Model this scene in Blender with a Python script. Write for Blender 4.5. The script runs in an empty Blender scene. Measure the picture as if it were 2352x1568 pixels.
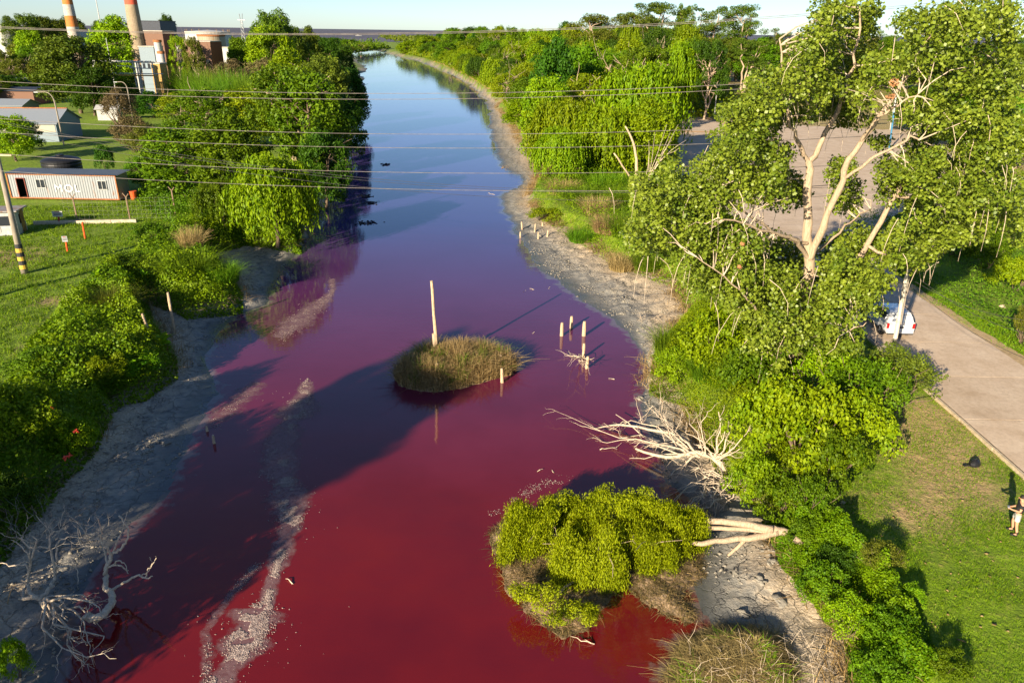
import bpy, math, random
import numpy as np
from mathutils import Vector, Matrix
R = math.radians
rng = np.random.default_rng(7)
random.seed(7)
SC = bpy.context.scene
COL = SC.collection

# ------------------------------------------------------------------ camera
PITCH, ROLL, CAMZ = R(22.72), R(0.8), 20.0
FV = 1700.0                                   # focal length for a picture 2352 wide
fw = np.array([0, math.cos(PITCH), -math.sin(PITCH)])
up0 = np.array([0, math.sin(PITCH), math.cos(PITCH)])
rt0 = np.array([1.0, 0, 0])
rt = rt0 * math.cos(ROLL) + up0 * math.sin(ROLL)
up = -rt0 * math.sin(ROLL) + up0 * math.cos(ROLL)
cam = bpy.data.objects.new('camera', bpy.data.cameras.new('camera'))
COL.objects.link(cam)
m = Matrix.Identity(4)
for i in range(3):
    m[i][0], m[i][1], m[i][2] = rt[i], up[i], -fw[i]
m[2][3] = CAMZ
cam.matrix_world = m
cam.data.sensor_width = 36
cam.data.lens = 36 * FV / 2352
cam.data.clip_start = 0.3
cam.data.clip_end = 60000
SC.camera = cam

# ------------------------------------------------------------------ sky and sun
SUN_EL, SUN_AZ = R(18.5), R(212)
w = bpy.data.worlds.new('World'); SC.world = w; w.use_nodes = True
nt = w.node_tree; nt.nodes.clear()
sky = nt.nodes.new('ShaderNodeTexSky'); sky.sky_type = 'NISHITA'; sky.sun_disc = False
sky.sun_elevation = SUN_EL; sky.sun_rotation = SUN_AZ
sky.air_density = 0.7; sky.dust_density = 0.25; sky.ozone_density = 3.0
bg = nt.nodes.new('ShaderNodeBackground'); bg.inputs[1].default_value = 0.068
wo = nt.nodes.new('ShaderNodeOutputWorld')
nt.links.new(sky.outputs[0], bg.inputs[0]); nt.links.new(bg.outputs[0], wo.inputs[0])
sl = bpy.data.lights.new('sun', 'SUN'); sl.energy = 5.0; sl.angle = R(0.5); sl.color = (1, 0.85, 0.62)
sun = bpy.data.objects.new('sun', sl); COL.objects.link(sun)
sdir = Vector((-math.sin(SUN_AZ) * math.cos(SUN_EL), -math.cos(SUN_AZ) * math.cos(SUN_EL), -math.sin(SUN_EL)))
sun.rotation_euler = sdir.to_track_quat('-Z', 'Y').to_euler()
SC.view_settings.view_transform = 'Standard'; SC.view_settings.look = 'None'
SC.view_settings.exposure = 1.18; SC.view_settings.gamma = 1; SC.view_settings.use_curve_mapping = False
SC.cycles.max_bounces = 6; SC.cycles.transparent_max_bounces = 6
SC.cycles.diffuse_bounces = 2; SC.cycles.glossy_bounces = 2; SC.cycles.transmission_bounces = 2

# ------------------------------------------------------------------ survey: sight lines to places
def ray(u, v):
    d = fw * FV + rt * (u - 1176) + up * (784 - v)
    return d / np.linalg.norm(d)
def at(u, v, z=0.0):
    d = ray(u, v); t = (z - CAMZ) / d[2]
    return np.array([d[0] * t, d[1] * t, z])
def aty(u, v, y):
    d = ray(u, v); t = y / d[1]
    return np.array([d[0] * t, y, CAMZ + d[2] * t])
def line_at(pts, z=0.0):
    return np.array([at(u, v, z)[:2] for u, v in pts])

# ------------------------------------------------------------------ noise
def _hash(ix, iy, s):
    h = (ix.astype(np.int64) * 374761393 + iy.astype(np.int64) * 668265263 + s * 1274126177) & 0xFFFFFFFF
    h = ((h ^ (h >> 13)) * 1103515245) & 0xFFFFFFFF
    h = ((h ^ (h >> 16)) * 2246822519) & 0xFFFFFFFF
    return ((h ^ (h >> 15)) & 0xFFFFFF) / float(0xFFFFFF)
def vnoise(x, y, s=0):
    x = np.asarray(x, float); y = np.asarray(y, float)
    ix = np.floor(x); iy = np.floor(y); fx = x - ix; fy = y - iy
    fx = fx * fx * (3 - 2 * fx); fy = fy * fy * (3 - 2 * fy)
    a = _hash(ix, iy, s); b = _hash(ix + 1, iy, s); c = _hash(ix, iy + 1, s); d = _hash(ix + 1, iy + 1, s)
    return (a * (1 - fx) + b * fx) * (1 - fy) + (c * (1 - fx) + d * fx) * fy
def fbm(x, y, s=0, o=4):
    t = 0; a = .5; n = 0
    for k in range(o):
        t = t + a * vnoise(np.asarray(x) * 2 ** k + 17 * k, np.asarray(y) * 2 ** k - 31 * k, s + k); n += a; a *= .5
    return t / n
def sst(a, b, x):
    t = np.clip((x - a) / (b - a), 0, 1); return t * t * (3 - 2 * t)

# ------------------------------------------------------------------ plan of the channel
WL = [(130,1568),(150,1450),(219,1307),(295,1209),(354,1169),(385,1136),(410,1070),(435,1018),(448,995),(475,947),(497,885),
      (478,855),(470,820),(500,765),(545,725),(612,700),(625,660),(650,620),(682,580),(700,540),(705,480),(728,440),(762,400),(790,350),
      (806,310),(826,260),(838,220),(836,190),(828,168),(845,160),(832,150),(815,130),(793,113)]
WR = [(858,115),(905,127),(960,140),(1010,158),(1055,180),(1092,205),(1115,240),(1126,300),(1132,350),(1150,385),(1198,405),(1200,425),
      (1150,445),(1158,475),(1180,530),(1215,578),(1240,620),(1285,650),(1335,692),(1395,722),(1450,775),(1480,808),(1487,840),
      (1480,900),(1472,930),(1480,975),(1495,1010),(1535,1110),(1590,1150),(1640,1190),(1600,1270),(1592,1340),(1612,1400),(1652,1465),(1562,1478),(1530,1568)]
BL = [(-60,1400),(0,1240),(90,1130),(150,1060),(215,1000),(262,900),(330,880),(402,838),(402,790),(352,730),(338,672),(425,702),(552,682),
      (556,655),(500,600),(480,578),(500,552),(560,542),(640,560),(690,556),(696,500),(715,430),(745,385),(775,340),(790,300),(812,255),(826,218),(824,190),
      (815,165),(835,156),(820,148),(803,130),(780,112)]
BR = [(864,113),(912,126),(968,137),(1014,156),(1061,178),(1100,204),(1140,231),(1158,268),(1184,304),(1214,343),(1240,378),(1232,420),(1215,462),(1255,500),
      (1310,528),(1400,585),(1440,612),(1540,640),(1580,715),(1500,790),(1492,862),(1560,895),(1650,1055),(1765,1165),(1800,1255),(1870,1335),(1950,1430),(1962,1568)]
Wp = np.vstack([[[-24, -60]], [[-19, 5]], line_at(WL), line_at(WR), [[7, 5]], [[11, -60]]])
Bp = np.vstack([[[-33, -60]], [[-29, 8]], line_at(BL, .6), line_at(BR, .6), [[15.5, 5]], [[17, -60]]])
def roughen(P, amp, seed):
    out = []
    r = np.random.default_rng(seed)
    for i in range(len(P)):
        a, b = P[i], P[(i + 1) % len(P)]
        L = np.linalg.norm(b - a); n = max(1, min(9, int(L / 1.0)))
        nrm = np.array([-(b - a)[1], (b - a)[0]]) / max(L, 1e-6)
        for k in range(n):
            out.append(a + (b - a) * k / n + nrm * r.normal(0, amp) * (1 + max(0, a[1] - 60) / 70) * (1 if k else .5) * min(1, L / 20 + .3))
    return np.array(out)
Wp = roughen(Wp, .22, 3); Bp = roughen(Bp, .25, 4)
def sdist(P, x, y):                       # > 0 outside the polygon
    x = np.asarray(x, float); y = np.asarray(y, float)
    dmin = np.full(x.shape, 1e18); ins = np.zeros(x.shape, bool)
    n = len(P)
    for i in range(n):
        ax, ay = P[i]; bx, by = P[(i + 1) % n]
        dx, dy = bx - ax, by - ay; L2 = dx * dx + dy * dy + 1e-12
        t = np.clip(((x - ax) * dx + (y - ay) * dy) / L2, 0, 1)
        dmin = np.minimum(dmin, (x - ax - t * dx) ** 2 + (y - ay - t * dy) ** 2)
        if ay != by:
            c = ((ay > y) != (by > y)) & (x < (bx - ax) * (y - ay) / (by - ay) + ax)
            ins ^= c
    d = np.sqrt(dmin)
    return np.where(ins, -d, d)
LAND = 1.8
def ground(x, y, full=False):
    x = np.atleast_1d(np.asarray(x, float)); y = np.atleast_1d(np.asarray(y, float))
    dw = sdist(Wp, x, y); db = -sdist(Bp, x, y)      # db > 0 inside the mud zone
    t = np.clip(dw / np.maximum(dw + db, .05), 0, 1)
    lump = fbm(x * .9, y * .9, 11, 4) - .5
    ridge = 1 - np.abs(2 * fbm(x * .45 + 9, y * .45, 21, 4) - 1)
    mud = .012 + .5 * t ** 1.3 + (lump * .42 + (ridge - .8) * .34 + (fbm(x * 2.6, y * 2.6, 31, 3) - .5) * .22) * sst(.02, .45, t)
    mud = np.maximum(mud, .006 + .03 * t)
    out = np.clip(-db, 0, None)
    land = .55 + (LAND - .55) * sst(0, 1.6, out + (fbm(x * .8, y * .8, 5) - .5) * .9) + (fbm(x * .12, y * .12, 8) - .5) * .25 * sst(0, 6, out)
    z = np.where(dw < 0, -.02 - .9 * sst(0, 3.5, -dw), np.where(db > 0, mud, land))
    # the land falls to the shore of the sea
    z = z - (LAND + 2.5) * sst(1290, 1330, y)
    if full: return z, dw, db, t
    return z
def gz(x, y): return float(ground(x, y)[0])

# ------------------------------------------------------------------ mesh helpers
def mesh_np(name, V, F, tone=None, smooth=False):
    V = np.ascontiguousarray(V, dtype=np.float32); F = np.ascontiguousarray(F, dtype=np.int32)
    k = F.shape[1]
    me = bpy.data.meshes.new(name)
    me.vertices.add(len(V)); me.vertices.foreach_set('co', V.ravel())
    me.loops.add(F.size); me.loops.foreach_set('vertex_index', F.ravel())
    me.polygons.add(len(F)); me.polygons.foreach_set('loop_start', np.arange(0, F.size, k, dtype=np.int32))
    if smooth: me.polygons.foreach_set('use_smooth', np.ones(len(F), bool))
    me.update(calc_edges=True)
    if tone is not None:
        a = me.attributes.new('tone', 'FLOAT', 'FACE'); a.data.foreach_set('value', np.asarray(tone, np.float32))
    return me
def vattr(me, name, arr):
    a = me.attributes.new(name, 'FLOAT', 'POINT'); a.data.foreach_set('value', np.asarray(arr, np.float32).ravel())

class G:
    """collects simple shapes into one mesh"""
    def __init__(s): s.v = []; s.f = []; s.m = []; s.n = 0; s.cur = 0
    def add(s, V, F):
        V = np.asarray(V, float); s.v.append(V)
        for f in F: s.f.append(tuple(i + s.n for i in f)); s.m.append(s.cur)
        s.n += len(V); return s
    def box(s, c, d, rz=0.0):
        x, y, z = d[0] / 2, d[1] / 2, d[2] / 2
        V = np.array([(sx * x, sy * y, sz * z) for sz in (-1, 1) for sy in (-1, 1) for sx in (-1, 1)], float)
        if rz:
            a, b = math.cos(rz), math.sin(rz); V[:, :2] = V[:, :2] @ np.array([[a, b], [-b, a]])
        return s.add(V + np.array(c), [(0, 2, 3, 1), (4, 5, 7, 6), (0, 1, 5, 4), (2, 6, 7, 3), (0, 4, 6, 2), (1, 3, 7, 5)])
    def tube(s, pts, rad, n=6, cap=True):
        P = np.asarray(pts, float); m_ = len(P)
        if np.isscalar(rad): rad = [rad] * m_
        T = np.gradient(P, axis=0); T /= np.linalg.norm(T, axis=1)[:, None] + 1e-9
        ref = np.array([0, 0, 1.0]) if abs(T[0][2]) < .9 else np.array([1.0, 0, 0])
        V = []
        a = np.linspace(0, 2 * math.pi, n, endpoint=False)
        for i in range(m_):
            X = np.cross(T[i], ref); X /= np.linalg.norm(X) + 1e-9; Y = np.cross(T[i], X); ref = -Y if False else ref
            if np.linalg.norm(np.cross(T[i], ref)) < .15: ref = np.array([.6, .8, 0]); X = np.cross(T[i], ref); X /= np.linalg.norm(X); Y = np.cross(T[i], X)
            V.append(P[i] + rad[i] * (np.cos(a)[:, None] * X + np.sin(a)[:, None] * Y))
        V = np.vstack(V); F = []
        for i in range(m_ - 1):
            for j in range(n):
                k = (j + 1) % n; F.append((i * n + j, i * n + k, (i + 1) * n + k, (i + 1) * n + j))
        if cap: F.append(tuple(range(n))[::-1]); F.append(tuple((m_ - 1) * n + j for j in range(n)))
        return s.add(V, F)
    def lathe(s, prof, c=(0, 0, 0), n=24, caps=True):
        a = np.linspace(0, 2 * math.pi, n, endpoint=False); V = []
        for r, z in prof: V.append(np.c_[r * np.cos(a) + c[0], r * np.sin(a) + c[1], np.full(n, z + c[2])])
        V = np.vstack(V); F = []; m_ = len(prof)
        for i in range(m_ - 1):
            for j in range(n):
                k = (j + 1) % n; F.append((i * n + j, i * n + k, (i + 1) * n + k, (i + 1) * n + j))
        if caps: F.append(tuple(range(n))[::-1]); F.append(tuple((m_ - 1) * n + j for j in range(n)))
        return s.add(V, F)
    def mesh(s, name, off=(0, 0, 0), smooth=False):
        me = bpy.data.meshes.new(name)
        V = np.vstack(s.v) - np.asarray(off, float)
        me.from_pydata(V.tolist(), [], s.f); me.update()
        if smooth: me.polygons.foreach_set('use_smooth', np.ones(len(me.polygons), bool))
        if any(s.m): me.polygons.foreach_set('material_index', np.array(s.m, np.int32))
        return me

def link(name, me, mat=None, parent=None, loc=None, kind=None, rz=0):
    o = bpy.data.objects.new(name, me); COL.objects.link(o)
    if mat is not None:
        for mm in (mat if isinstance(mat, (list, tuple)) else [mat]):
            if len(me.materials) < (len(mat) if isinstance(mat, (list, tuple)) else 1): me.materials.append(mm)
    if parent: o.parent = parent
    if loc is not None: o.location = loc
    if rz: o.rotation_euler = (0, 0, rz)
    if kind: o['kind'] = kind
    return o
def tag(o, label, cat, group=None, kind=None):
    o['label'] = label; o['category'] = cat
    if group: o['group'] = group
    if kind: o['kind'] = kind
    return o
def thing(name, label, cat, loc=(0, 0, 0), rz=0, group=None):
    o = bpy.data.objects.new(name, None); COL.objects.link(o); o.location = [float(a) for a in loc]; o.rotation_euler = (0, 0, rz)
    o.empty_display_size = .3
    return tag(o, label, cat, group)
def part(name, g, mat, root, world=False, smooth=False, kind=None):
    me = g.mesh(name, off=tuple(root.location) if world else (0, 0, 0), smooth=smooth) if isinstance(g, G) else g
    return link(name, me, mat, parent=root, kind=kind)

# ------------------------------------------------------------------ materials
def newmat(name):
    m_ = bpy.data.materials.new(name); m_.use_nodes = True
    n = m_.node_tree; p = n.nodes['Principled BSDF']
    return m_, n, p
def N(nt_, t, **kw):
    n = nt_.nodes.new(t)
    for k, v in kw.items(): setattr(n, k, v)
    return n
def noise(nt_, scale, detail=4, vec=None, rough=.55):
    n = N(nt_, 'ShaderNodeTexNoise'); n.inputs['Scale'].default_value = scale; n.inputs['Detail'].default_value = detail
    n.inputs['Roughness'].default_value = rough
    if vec is not None: nt_.links.new(vec, n.inputs['Vector'])
    return n.outputs['Fac']
def ramp(nt_, fac, stops):
    r = N(nt_, 'ShaderNodeValToRGB'); e = r.color_ramp.elements
    while len(e) < len(stops): e.new(.5)
    for i, (p, c) in enumerate(stops): e[i].position = p; e[i].color = (*c, 1) if len(c) == 3 else c
    nt_.links.new(fac, r.inputs[0]); return r.outputs[0]
def mixc(nt_, f, a, b):
    n = N(nt_, 'ShaderNodeMix', data_type='RGBA')
    for i, x in ((0, f), (6, a), (7, b)):
        if isinstance(x, (int, float)): n.inputs[i].default_value = x
        elif isinstance(x, tuple): n.inputs[i].default_value = (*x, 1)
        else: nt_.links.new(x, n.inputs[i])
    return n.outputs[2]
def mth(nt_, op, a, b=None, c=None, clamp=False):
    n = N(nt_, 'ShaderNodeMath', operation=op, use_clamp=clamp)
    for i, x in enumerate((a, b, c)):
        if x is None: continue
        if isinstance(x, (int, float)): n.inputs[i].default_value = x
        else: nt_.links.new(x, n.inputs[i])
    return n.outputs[0]
def bump(nt_, h, strength, dist, p):
    b = N(nt_, 'ShaderNodeBump'); b.inputs['Strength'].default_value = strength; b.inputs['Distance'].default_value = dist
    nt_.links.new(h, b.inputs['Height']); nt_.links.new(b.outputs[0], p.inputs['Normal']); return b
def wpos(nt_):
    return N(nt_, 'ShaderNodeNewGeometry').outputs['Position']
def attr(nt_, name):
    return N(nt_, 'ShaderNodeAttribute', attribute_name=name).outputs['Fac']
def coords(nt_, scale):
    tc = N(nt_, 'ShaderNodeTexCoord'); mp = N(nt_, 'ShaderNodeMapping'); mp.inputs['Scale'].default_value = scale
    nt_.links.new(tc.outputs['Object'], mp.inputs[0]); return mp.outputs[0]

def simple(name, c, c2=None, scale=3, rough=.7, metal=0, bmp=0, stretch=(1, 1, 1), spec=.4):
    m_, n, p = newmat(name); c2 = c2 or tuple(x * .65 for x in c)
    f = noise(n, scale, 6, coords(n, stretch), .65)
    n.links.new(ramp(n, f, [(.36, c2), (.62, c)]), p.inputs['Base Color'])
    p.inputs['Roughness'].default_value = rough; p.inputs['Metallic'].default_value = metal
    p.inputs['Specular IOR Level'].default_value = spec
    if bmp: bump(n, f, .6, bmp, p)
    return m_
def leafmat(name, a, b, trans=.28, rough=.55, spec=.18):
    if 'dry' not in name and 'brown' not in name and 'cotton' not in name: a = (a[0] * 1.2, a[1] * 1.38, a[2] * .5); b = (b[0] * 1.25, b[1] * 1.35, b[2] * .5)
    m_, n, p = newmat(name)
    c = mixc(n, attr(n, 'tone'), a, b)
    oi = N(n, 'ShaderNodeObjectInfo')
    hs = N(n, 'ShaderNodeHueSaturation')
    n.links.new(mth(n, 'MULTIPLY_ADD', oi.outputs['Random'], .035, .4825), hs.inputs['Hue'])
    n.links.new(mth(n, 'MULTIPLY_ADD', oi.outputs['Random'], .35, .82), hs.inputs['Value'])
    n.links.new(c, hs.inputs['Color'])
    n.links.new(hs.outputs[0], p.inputs['Base Color'])
    p.inputs['Roughness'].default_value = rough; p.inputs['Specular IOR Level'].default_value = spec
    t = N(n, 'ShaderNodeBsdfTranslucent'); n.links.new(hs.outputs[0], t.inputs[0])
    mx = N(n, 'ShaderNodeMixShader'); mx.inputs[0].default_value = trans
    n.links.new(p.outputs[0], mx.inputs[1]); n.links.new(t.outputs[0], mx.inputs[2])
    n.links.new(mx.outputs[0], n.nodes['Material Output'].inputs[0])
    return m_
L_GREEN = leafmat('leaf_green', (.032, .075, .004), (.12, .185, .007))
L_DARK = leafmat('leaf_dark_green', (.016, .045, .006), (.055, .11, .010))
L_YEL = leafmat('leaf_yellow_green', (.09, .155, .004), (.23, .29, .006))
L_WIL = leafmat('leaf_willow', (.075, .125, .003), (.205, .25, .005), .3)
L_FALL = leafmat('leaf_fallen_willow', (.14, .17, .004), (.30, .31, .012), .3)
L_OLV = leafmat('leaf_olive', (.06, .075, .018), (.14, .15, .03))
L_BRN = leafmat('leaf_brown', (.11, .085, .035), (.22, .18, .07))
L_EUC = leafmat('leaf_gum', (.035, .06, .012), (.11, .145, .022))
L_COT = leafmat('leaf_cottonwood', (.075, .14, .006), (.25, .32, .026), .22, .44, .4)
L_REED = leafmat('reed_green', (.05, .10, .010), (.14, .22, .02))
L_DRY = leafmat('reed_dry', (.24, .16, .06), (.46, .34, .15), .2)
L_GRASS = leafmat('grass_blade', (.06, .12, .003), (.17, .23, .005), .25)
L_BIG = leafmat('leaf_broad_plant', (.06, .15, .01), (.22, .33, .01), .35)
L_TWIG = simple('dead_leaf', (.42, .2, .08), (.3, .13, .05), 4)
BARK = simple('bark_brown', (.20, .14, .09), (.09, .065, .045), 5, .9, bmp=.05, stretch=(3, 3, .6))
BARK_P = simple('bark_pale', (.50, .38, .26), (.30, .22, .15), 4, .9, bmp=.05, stretch=(4, 4, .5))
DEADW = simple('dead_wood', (.66, .54, .40), (.42, .33, .24), 6, .85, bmp=.02, stretch=(2, 2, 2))
WOODP = simple('weathered_post', (.62, .46, .30), (.38, .27, .17), 6, .85, bmp=.02, stretch=(3, 3, .7))
# ================================================================== GROUND
def graded(lo, hi, step, far_lo, far_hi, gr=1.09):
    a = list(np.arange(lo, hi + 1e-6, step)); s = step
    while a[-1] < far_hi: s *= gr; a.append(a[-1] + s)
    s = step; b = []; x = lo
    while x > far_lo: s *= gr; x -= s; b.append(x)
    return np.array(b[::-1] + a)
gx = graded(-26, 27, .24, -2600, 2600, 1.05)
gy = graded(14, 74, .24, -120, 1340, 1.035)
X, Y = np.meshgrid(gx, gy)
Z, DW, DB, TT = ground(X.ravel(), Y.ravel(), True)
nx, ny = len(gx), len(gy)
ii = (np.arange(ny - 1)[:, None] * nx + np.arange(nx - 1)[None, :]).ravel()
F = np.c_[ii, ii + 1, ii + nx + 1, ii + nx]
gm = mesh_np('ground', np.c_[X.ravel(), Y.ravel(), Z], F, smooth=True)
def spot(u, v, r, z=LAND):
    p = at(u, v, z); return np.exp(-(((X.ravel() - p[0]) ** 2 + (Y.ravel() - p[1]) ** 2) / r ** 2))
dirt = spot(2120, 1010, 3.0) + spot(2080, 940, 2) + .8 * spot(2200, 1120, 2) + .75 * spot(2100, 1180, 1.5) + .8 * spot(15, 590, 3.0) + .7 * spot(120, 690, 1.2) + .6 * spot(80, 800, 1.0)
dirt = dirt + .5 * spot(1850, 1120, 2)
mdw = sst(20, 60, X.ravel()) * sst(70, 110, Y.ravel()) * .6
vattr(gm, 'mud', sst(-.35, .15, DB + (fbm(X.ravel(), Y.ravel(), 3) - .5) * .7))
vattr(gm, 'bankt', TT); vattr(gm, 'dirt', dirt + mdw); vattr(gm, 'inland', np.clip(-DB, 0, 50) / 50)
side = sst(-2, 6, X.ravel() - .12 * Y.ravel())
vattr(gm, 'east', side)
M_GROUND, n, p = newmat('ground_soil')
wp = wpos(n)
n1 = noise(n, .35, 5, wp); n2 = noise(n, 2.2, 6, wp, .65); n3 = noise(n, 9, 4, wp, .6)
grass = ramp(n, n2, [(.25, (.068, .13, .002)), (.5, (.135, .21, .003)), (.75, (.20, .26, .005))])
grass = mixc(n, ramp(n, n1, [(.40, (0, 0, 0)), (.66, (.8, .8, .8))]), grass, (.18, .29, .003))
soil = ramp(n, n3, [(.3, (.33, .22, .09)), (.7, (.52, .37, .18))])
df = mth(n, 'ADD', attr(n, 'dirt'), mth(n, 'MULTIPLY_ADD', n2, 1.3, -.72), clamp=True)
df = mth(n, 'MULTIPLY', df, 1.5, clamp=True)
land = mixc(n, df, grass, soil)
dfr = mth(n, 'MULTIPLY_ADD', noise(n, 1.3, 6, wp, .7), 2.6, -1.45, clamp=True)
land = mixc(n, mth(n, 'MULTIPLY', dfr, .34), land, (.26, .19, .08))
# mud of the banks: dark and wet at the waterline, paler and drier higher up, cracked
vo = N(n, 'ShaderNodeTexVoronoi', feature='DISTANCE_TO_EDGE'); vo.inputs['Scale'].default_value = .8
wv = N(n, 'ShaderNodeVectorMath', operation='ADD'); nc = N(n, 'ShaderNodeTexNoise'); nc.inputs['Scale'].default_value = 1.6; nc.inputs['Detail'].default_value = 4
n.links.new(wp, nc.inputs['Vector'])
sc_ = N(n, 'ShaderNodeVectorMath', operation='SCALE'); sc_.inputs['Scale'].default_value = 1.2
n.links.new(nc.outputs['Color'], sc_.inputs[0]); n.links.new(wp, wv.inputs[0]); n.links.new(sc_.outputs[0], wv.inputs[1]); n.links.new(wv.outputs[0], vo.inputs['Vector'])
crack = ramp(n, vo.outputs['Distance'], [(.0, (0, 0, 0)), (.035, (1, 1, 1))])
mudc = ramp(n, n2, [(.28, (.13, .125, .115)), (.5, (.27, .255, .225)), (.72, (.36, .32, .26))])
dry = ramp(n, n3, [(.3, (.33, .25, .16)), (.7, (.58, .47, .34))])
bt = attr(n, 'bankt')
dryf = mth(n, 'MULTIPLY_ADD', mth(n, 'ADD', bt, mth(n, 'MULTIPLY', n2, .7)), 2.4, -1.75, clamp=True)
mudc = mixc(n, dryf, mudc, dry)
mudc = mixc(n, crack, mixc(n, .32, mudc, (.05, .047, .043)), mudc)
nt_wet = mth(n, 'MULTIPLY_ADD', mth(n, 'ADD', bt, mth(n, 'MULTIPLY_ADD', n1, .35, -.17)), 3.2, -.15, clamp=True)
mudc = mixc(n, nt_wet, (.085, .088, .088), mudc)
col = mixc(n, attr(n, 'mud'), land, mudc)
n.links.new(col, p.inputs['Base Color'])
rr = mixc(n, attr(n, 'mud'), (.9, .9, .9), ramp(n, nt_wet, [(0, (.22, .22, .22)), (.6, (.75, .75, .75))]))
n.links.new(rr, p.inputs['Roughness']); p.inputs['Specular IOR Level'].default_value = .5
hh = mth(n, 'ADD', mth(n, 'MULTIPLY', n3, .4), mth(n, 'ADD', n2, mth(n, 'MULTIPLY', mth(n, 'MULTIPLY', crack, attr(n, 'mud')), .5)))
bump(n, mth(n, 'MULTIPLY', hh, mth(n, 'MULTIPLY_ADD', nt_wet, .85, .15)), .8, .16, p)
go = link('ground', gm, M_GROUND, kind='structure')

# ================================================================== WATER
wx = graded(-22, 16, .5, -300, 40, 1.07); wy = graded(14, 80, .5, -60, 900, 1.035)
X2, Y2 = np.meshgrid(wx, wy)
d2 = sdist(Wp, X2.ravel(), Y2.ravel()); db2 = -sdist(Bp, X2.ravel(), Y2.ravel())
ii = (np.arange(len(wy) - 1)[:, None] * len(wx) + np.arange(len(wx) - 1)[None, :]).ravel()
F = np.c_[ii, ii + 1, ii + len(wx) + 1, ii + len(wx)]
cen = sdist(Wp, X2.ravel()[F].mean(1), Y2.ravel()[F].mean(1))
F = F[cen < 3.0]
wm = mesh_np('river_water', np.c_[X2.ravel(), Y2.ravel(), np.zeros(X2.size)], F, smooth=True)
vattr(wm, 'depth', np.clip(-d2, 0, 30))
M_WATER, n, p = newmat('red_water')
wp = wpos(n)
big = noise(n, .11, 4, wp); fine = noise(n, 1.1, 5, wp, .6)
sp = N(n, 'ShaderNodeSeparateXYZ'); n.links.new(wp, sp.inputs[0])
red = ramp(n, big, [(.32, (.115, .005, .009)), (.52, (.155, .007, .008)), (.68, (.185, .009, .005))])
# blue sky reflection painted into the base, turning it violet down the channel
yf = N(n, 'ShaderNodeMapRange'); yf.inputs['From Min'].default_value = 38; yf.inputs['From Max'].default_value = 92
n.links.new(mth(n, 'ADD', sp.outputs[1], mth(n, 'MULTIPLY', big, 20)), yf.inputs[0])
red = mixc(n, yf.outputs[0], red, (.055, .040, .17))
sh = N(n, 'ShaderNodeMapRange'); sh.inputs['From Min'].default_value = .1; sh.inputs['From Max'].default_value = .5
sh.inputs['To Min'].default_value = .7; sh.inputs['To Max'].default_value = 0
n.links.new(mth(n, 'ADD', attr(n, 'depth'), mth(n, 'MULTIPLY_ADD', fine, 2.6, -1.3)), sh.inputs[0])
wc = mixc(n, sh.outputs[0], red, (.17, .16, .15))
n.links.new(wc, p.inputs['Base Color'])
p.inputs['Roughness'].default_value = .035; p.inputs['IOR'].default_value = 1.38; p.inputs['Specular IOR Level'].default_value = 1.0
mpn = N(n, 'ShaderNodeMapping'); mpn.inputs['Scale'].default_value = (1, 2.2, 1); n.links.new(wp, mpn.inputs[0])
bump(n, mth(n, 'ADD', noise(n, .9, 3, mpn.outputs[0]), mth(n, 'MULTIPLY', noise(n, 5, 3, mpn.outputs[0]), .25)), .05, .10, p)
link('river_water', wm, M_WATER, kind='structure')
# the wide estuary beyond the land
g = G(); g.add([(-30000, 1291, .0), (30000, 1291, .0), (30000, 50000, .0), (-30000, 50000, .0)], [(0, 1, 2, 3)])
M_SEA, n, p = newmat('estuary_water')
mpn = N(n, 'ShaderNodeMapping'); mpn.inputs['Scale'].default_value = (.0006, .004, 1); n.links.new(wpos(n), mpn.inputs[0])
n.links.new(ramp(n, noise(n, 1, 4, mpn.outputs[0]), [(.35, (.09, .075, .075)), (.65, (.15, .12, .11))]), p.inputs['Base Color'])
p.inputs['Roughness'].default_value = .5; p.inputs['IOR'].default_value = 1.33
mp2 = N(n, 'ShaderNodeMapping'); mp2.inputs['Scale'].default_value = (.12, .3, 1); n.links.new(wpos(n), mp2.inputs[0])
bump(n, noise(n, 1, 5, mp2.outputs[0]), .9, 1.2, p)
link('sea', g.mesh('sea'), M_SEA, kind='structure')

# ================================================================== ROAD, KERB, PAVED LOT
ROADZ = LAND + .10
def rp(u, v): return at(u, v, ROADZ)[:2]
eA, eB, eC = rp(1992, 768), rp(2166, 919), rp(2352, 1085)
rA, rB = rp(2083, 678), rp(2352, 842)
dirr = (eC - eA) / np.linalg.norm(eC - eA)
wdt = abs(np.dot(rB - eA, [dirr[1], -dirr[0]]))
wdt = min(max(wdt, 6.0), 9.5)
nrm_r = np.array([-dirr[1], dirr[0]])
if np.dot(nrm_r, [1, 0]) < 0: nrm_r = -nrm_r
M_CONC, n, p = newmat('worn_concrete')
wp = wpos(n)
c1 = ramp(n, noise(n, .5, 6, wp, .7), [(.3, (.46, .34, .23)), (.5, (.57, .44, .32)), (.72, (.66, .53, .40))])
c2 = mixc(n, ramp(n, noise(n, 6, 5, wp, .7), [(.45, (0, 0, 0)), (.75, (.5, .5, .5))]), c1, (.28, .20, .14))
oi = N(n, 'ShaderNodeObjectInfo')
hs = N(n, 'ShaderNodeHueSaturation'); n.links.new(mth(n, 'MULTIPLY_ADD', oi.outputs['Random'], .16, .92), hs.inputs['Value']); n.links.new(c2, hs.inputs['Color'])
n.links.new(hs.outputs[0], p.inputs['Base Color']); p.inputs['Roughness'].default_value = .9
bump(n, noise(n, 8, 6, wp, .7), .4, .02, p)
M_DARK = simple('dark_joint', (.05, .045, .04), rough=.95)
road = G(); L0, L1 = -30, 34
def rpt(s, t): return eA + dirr * s + nrm_r * t
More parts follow.
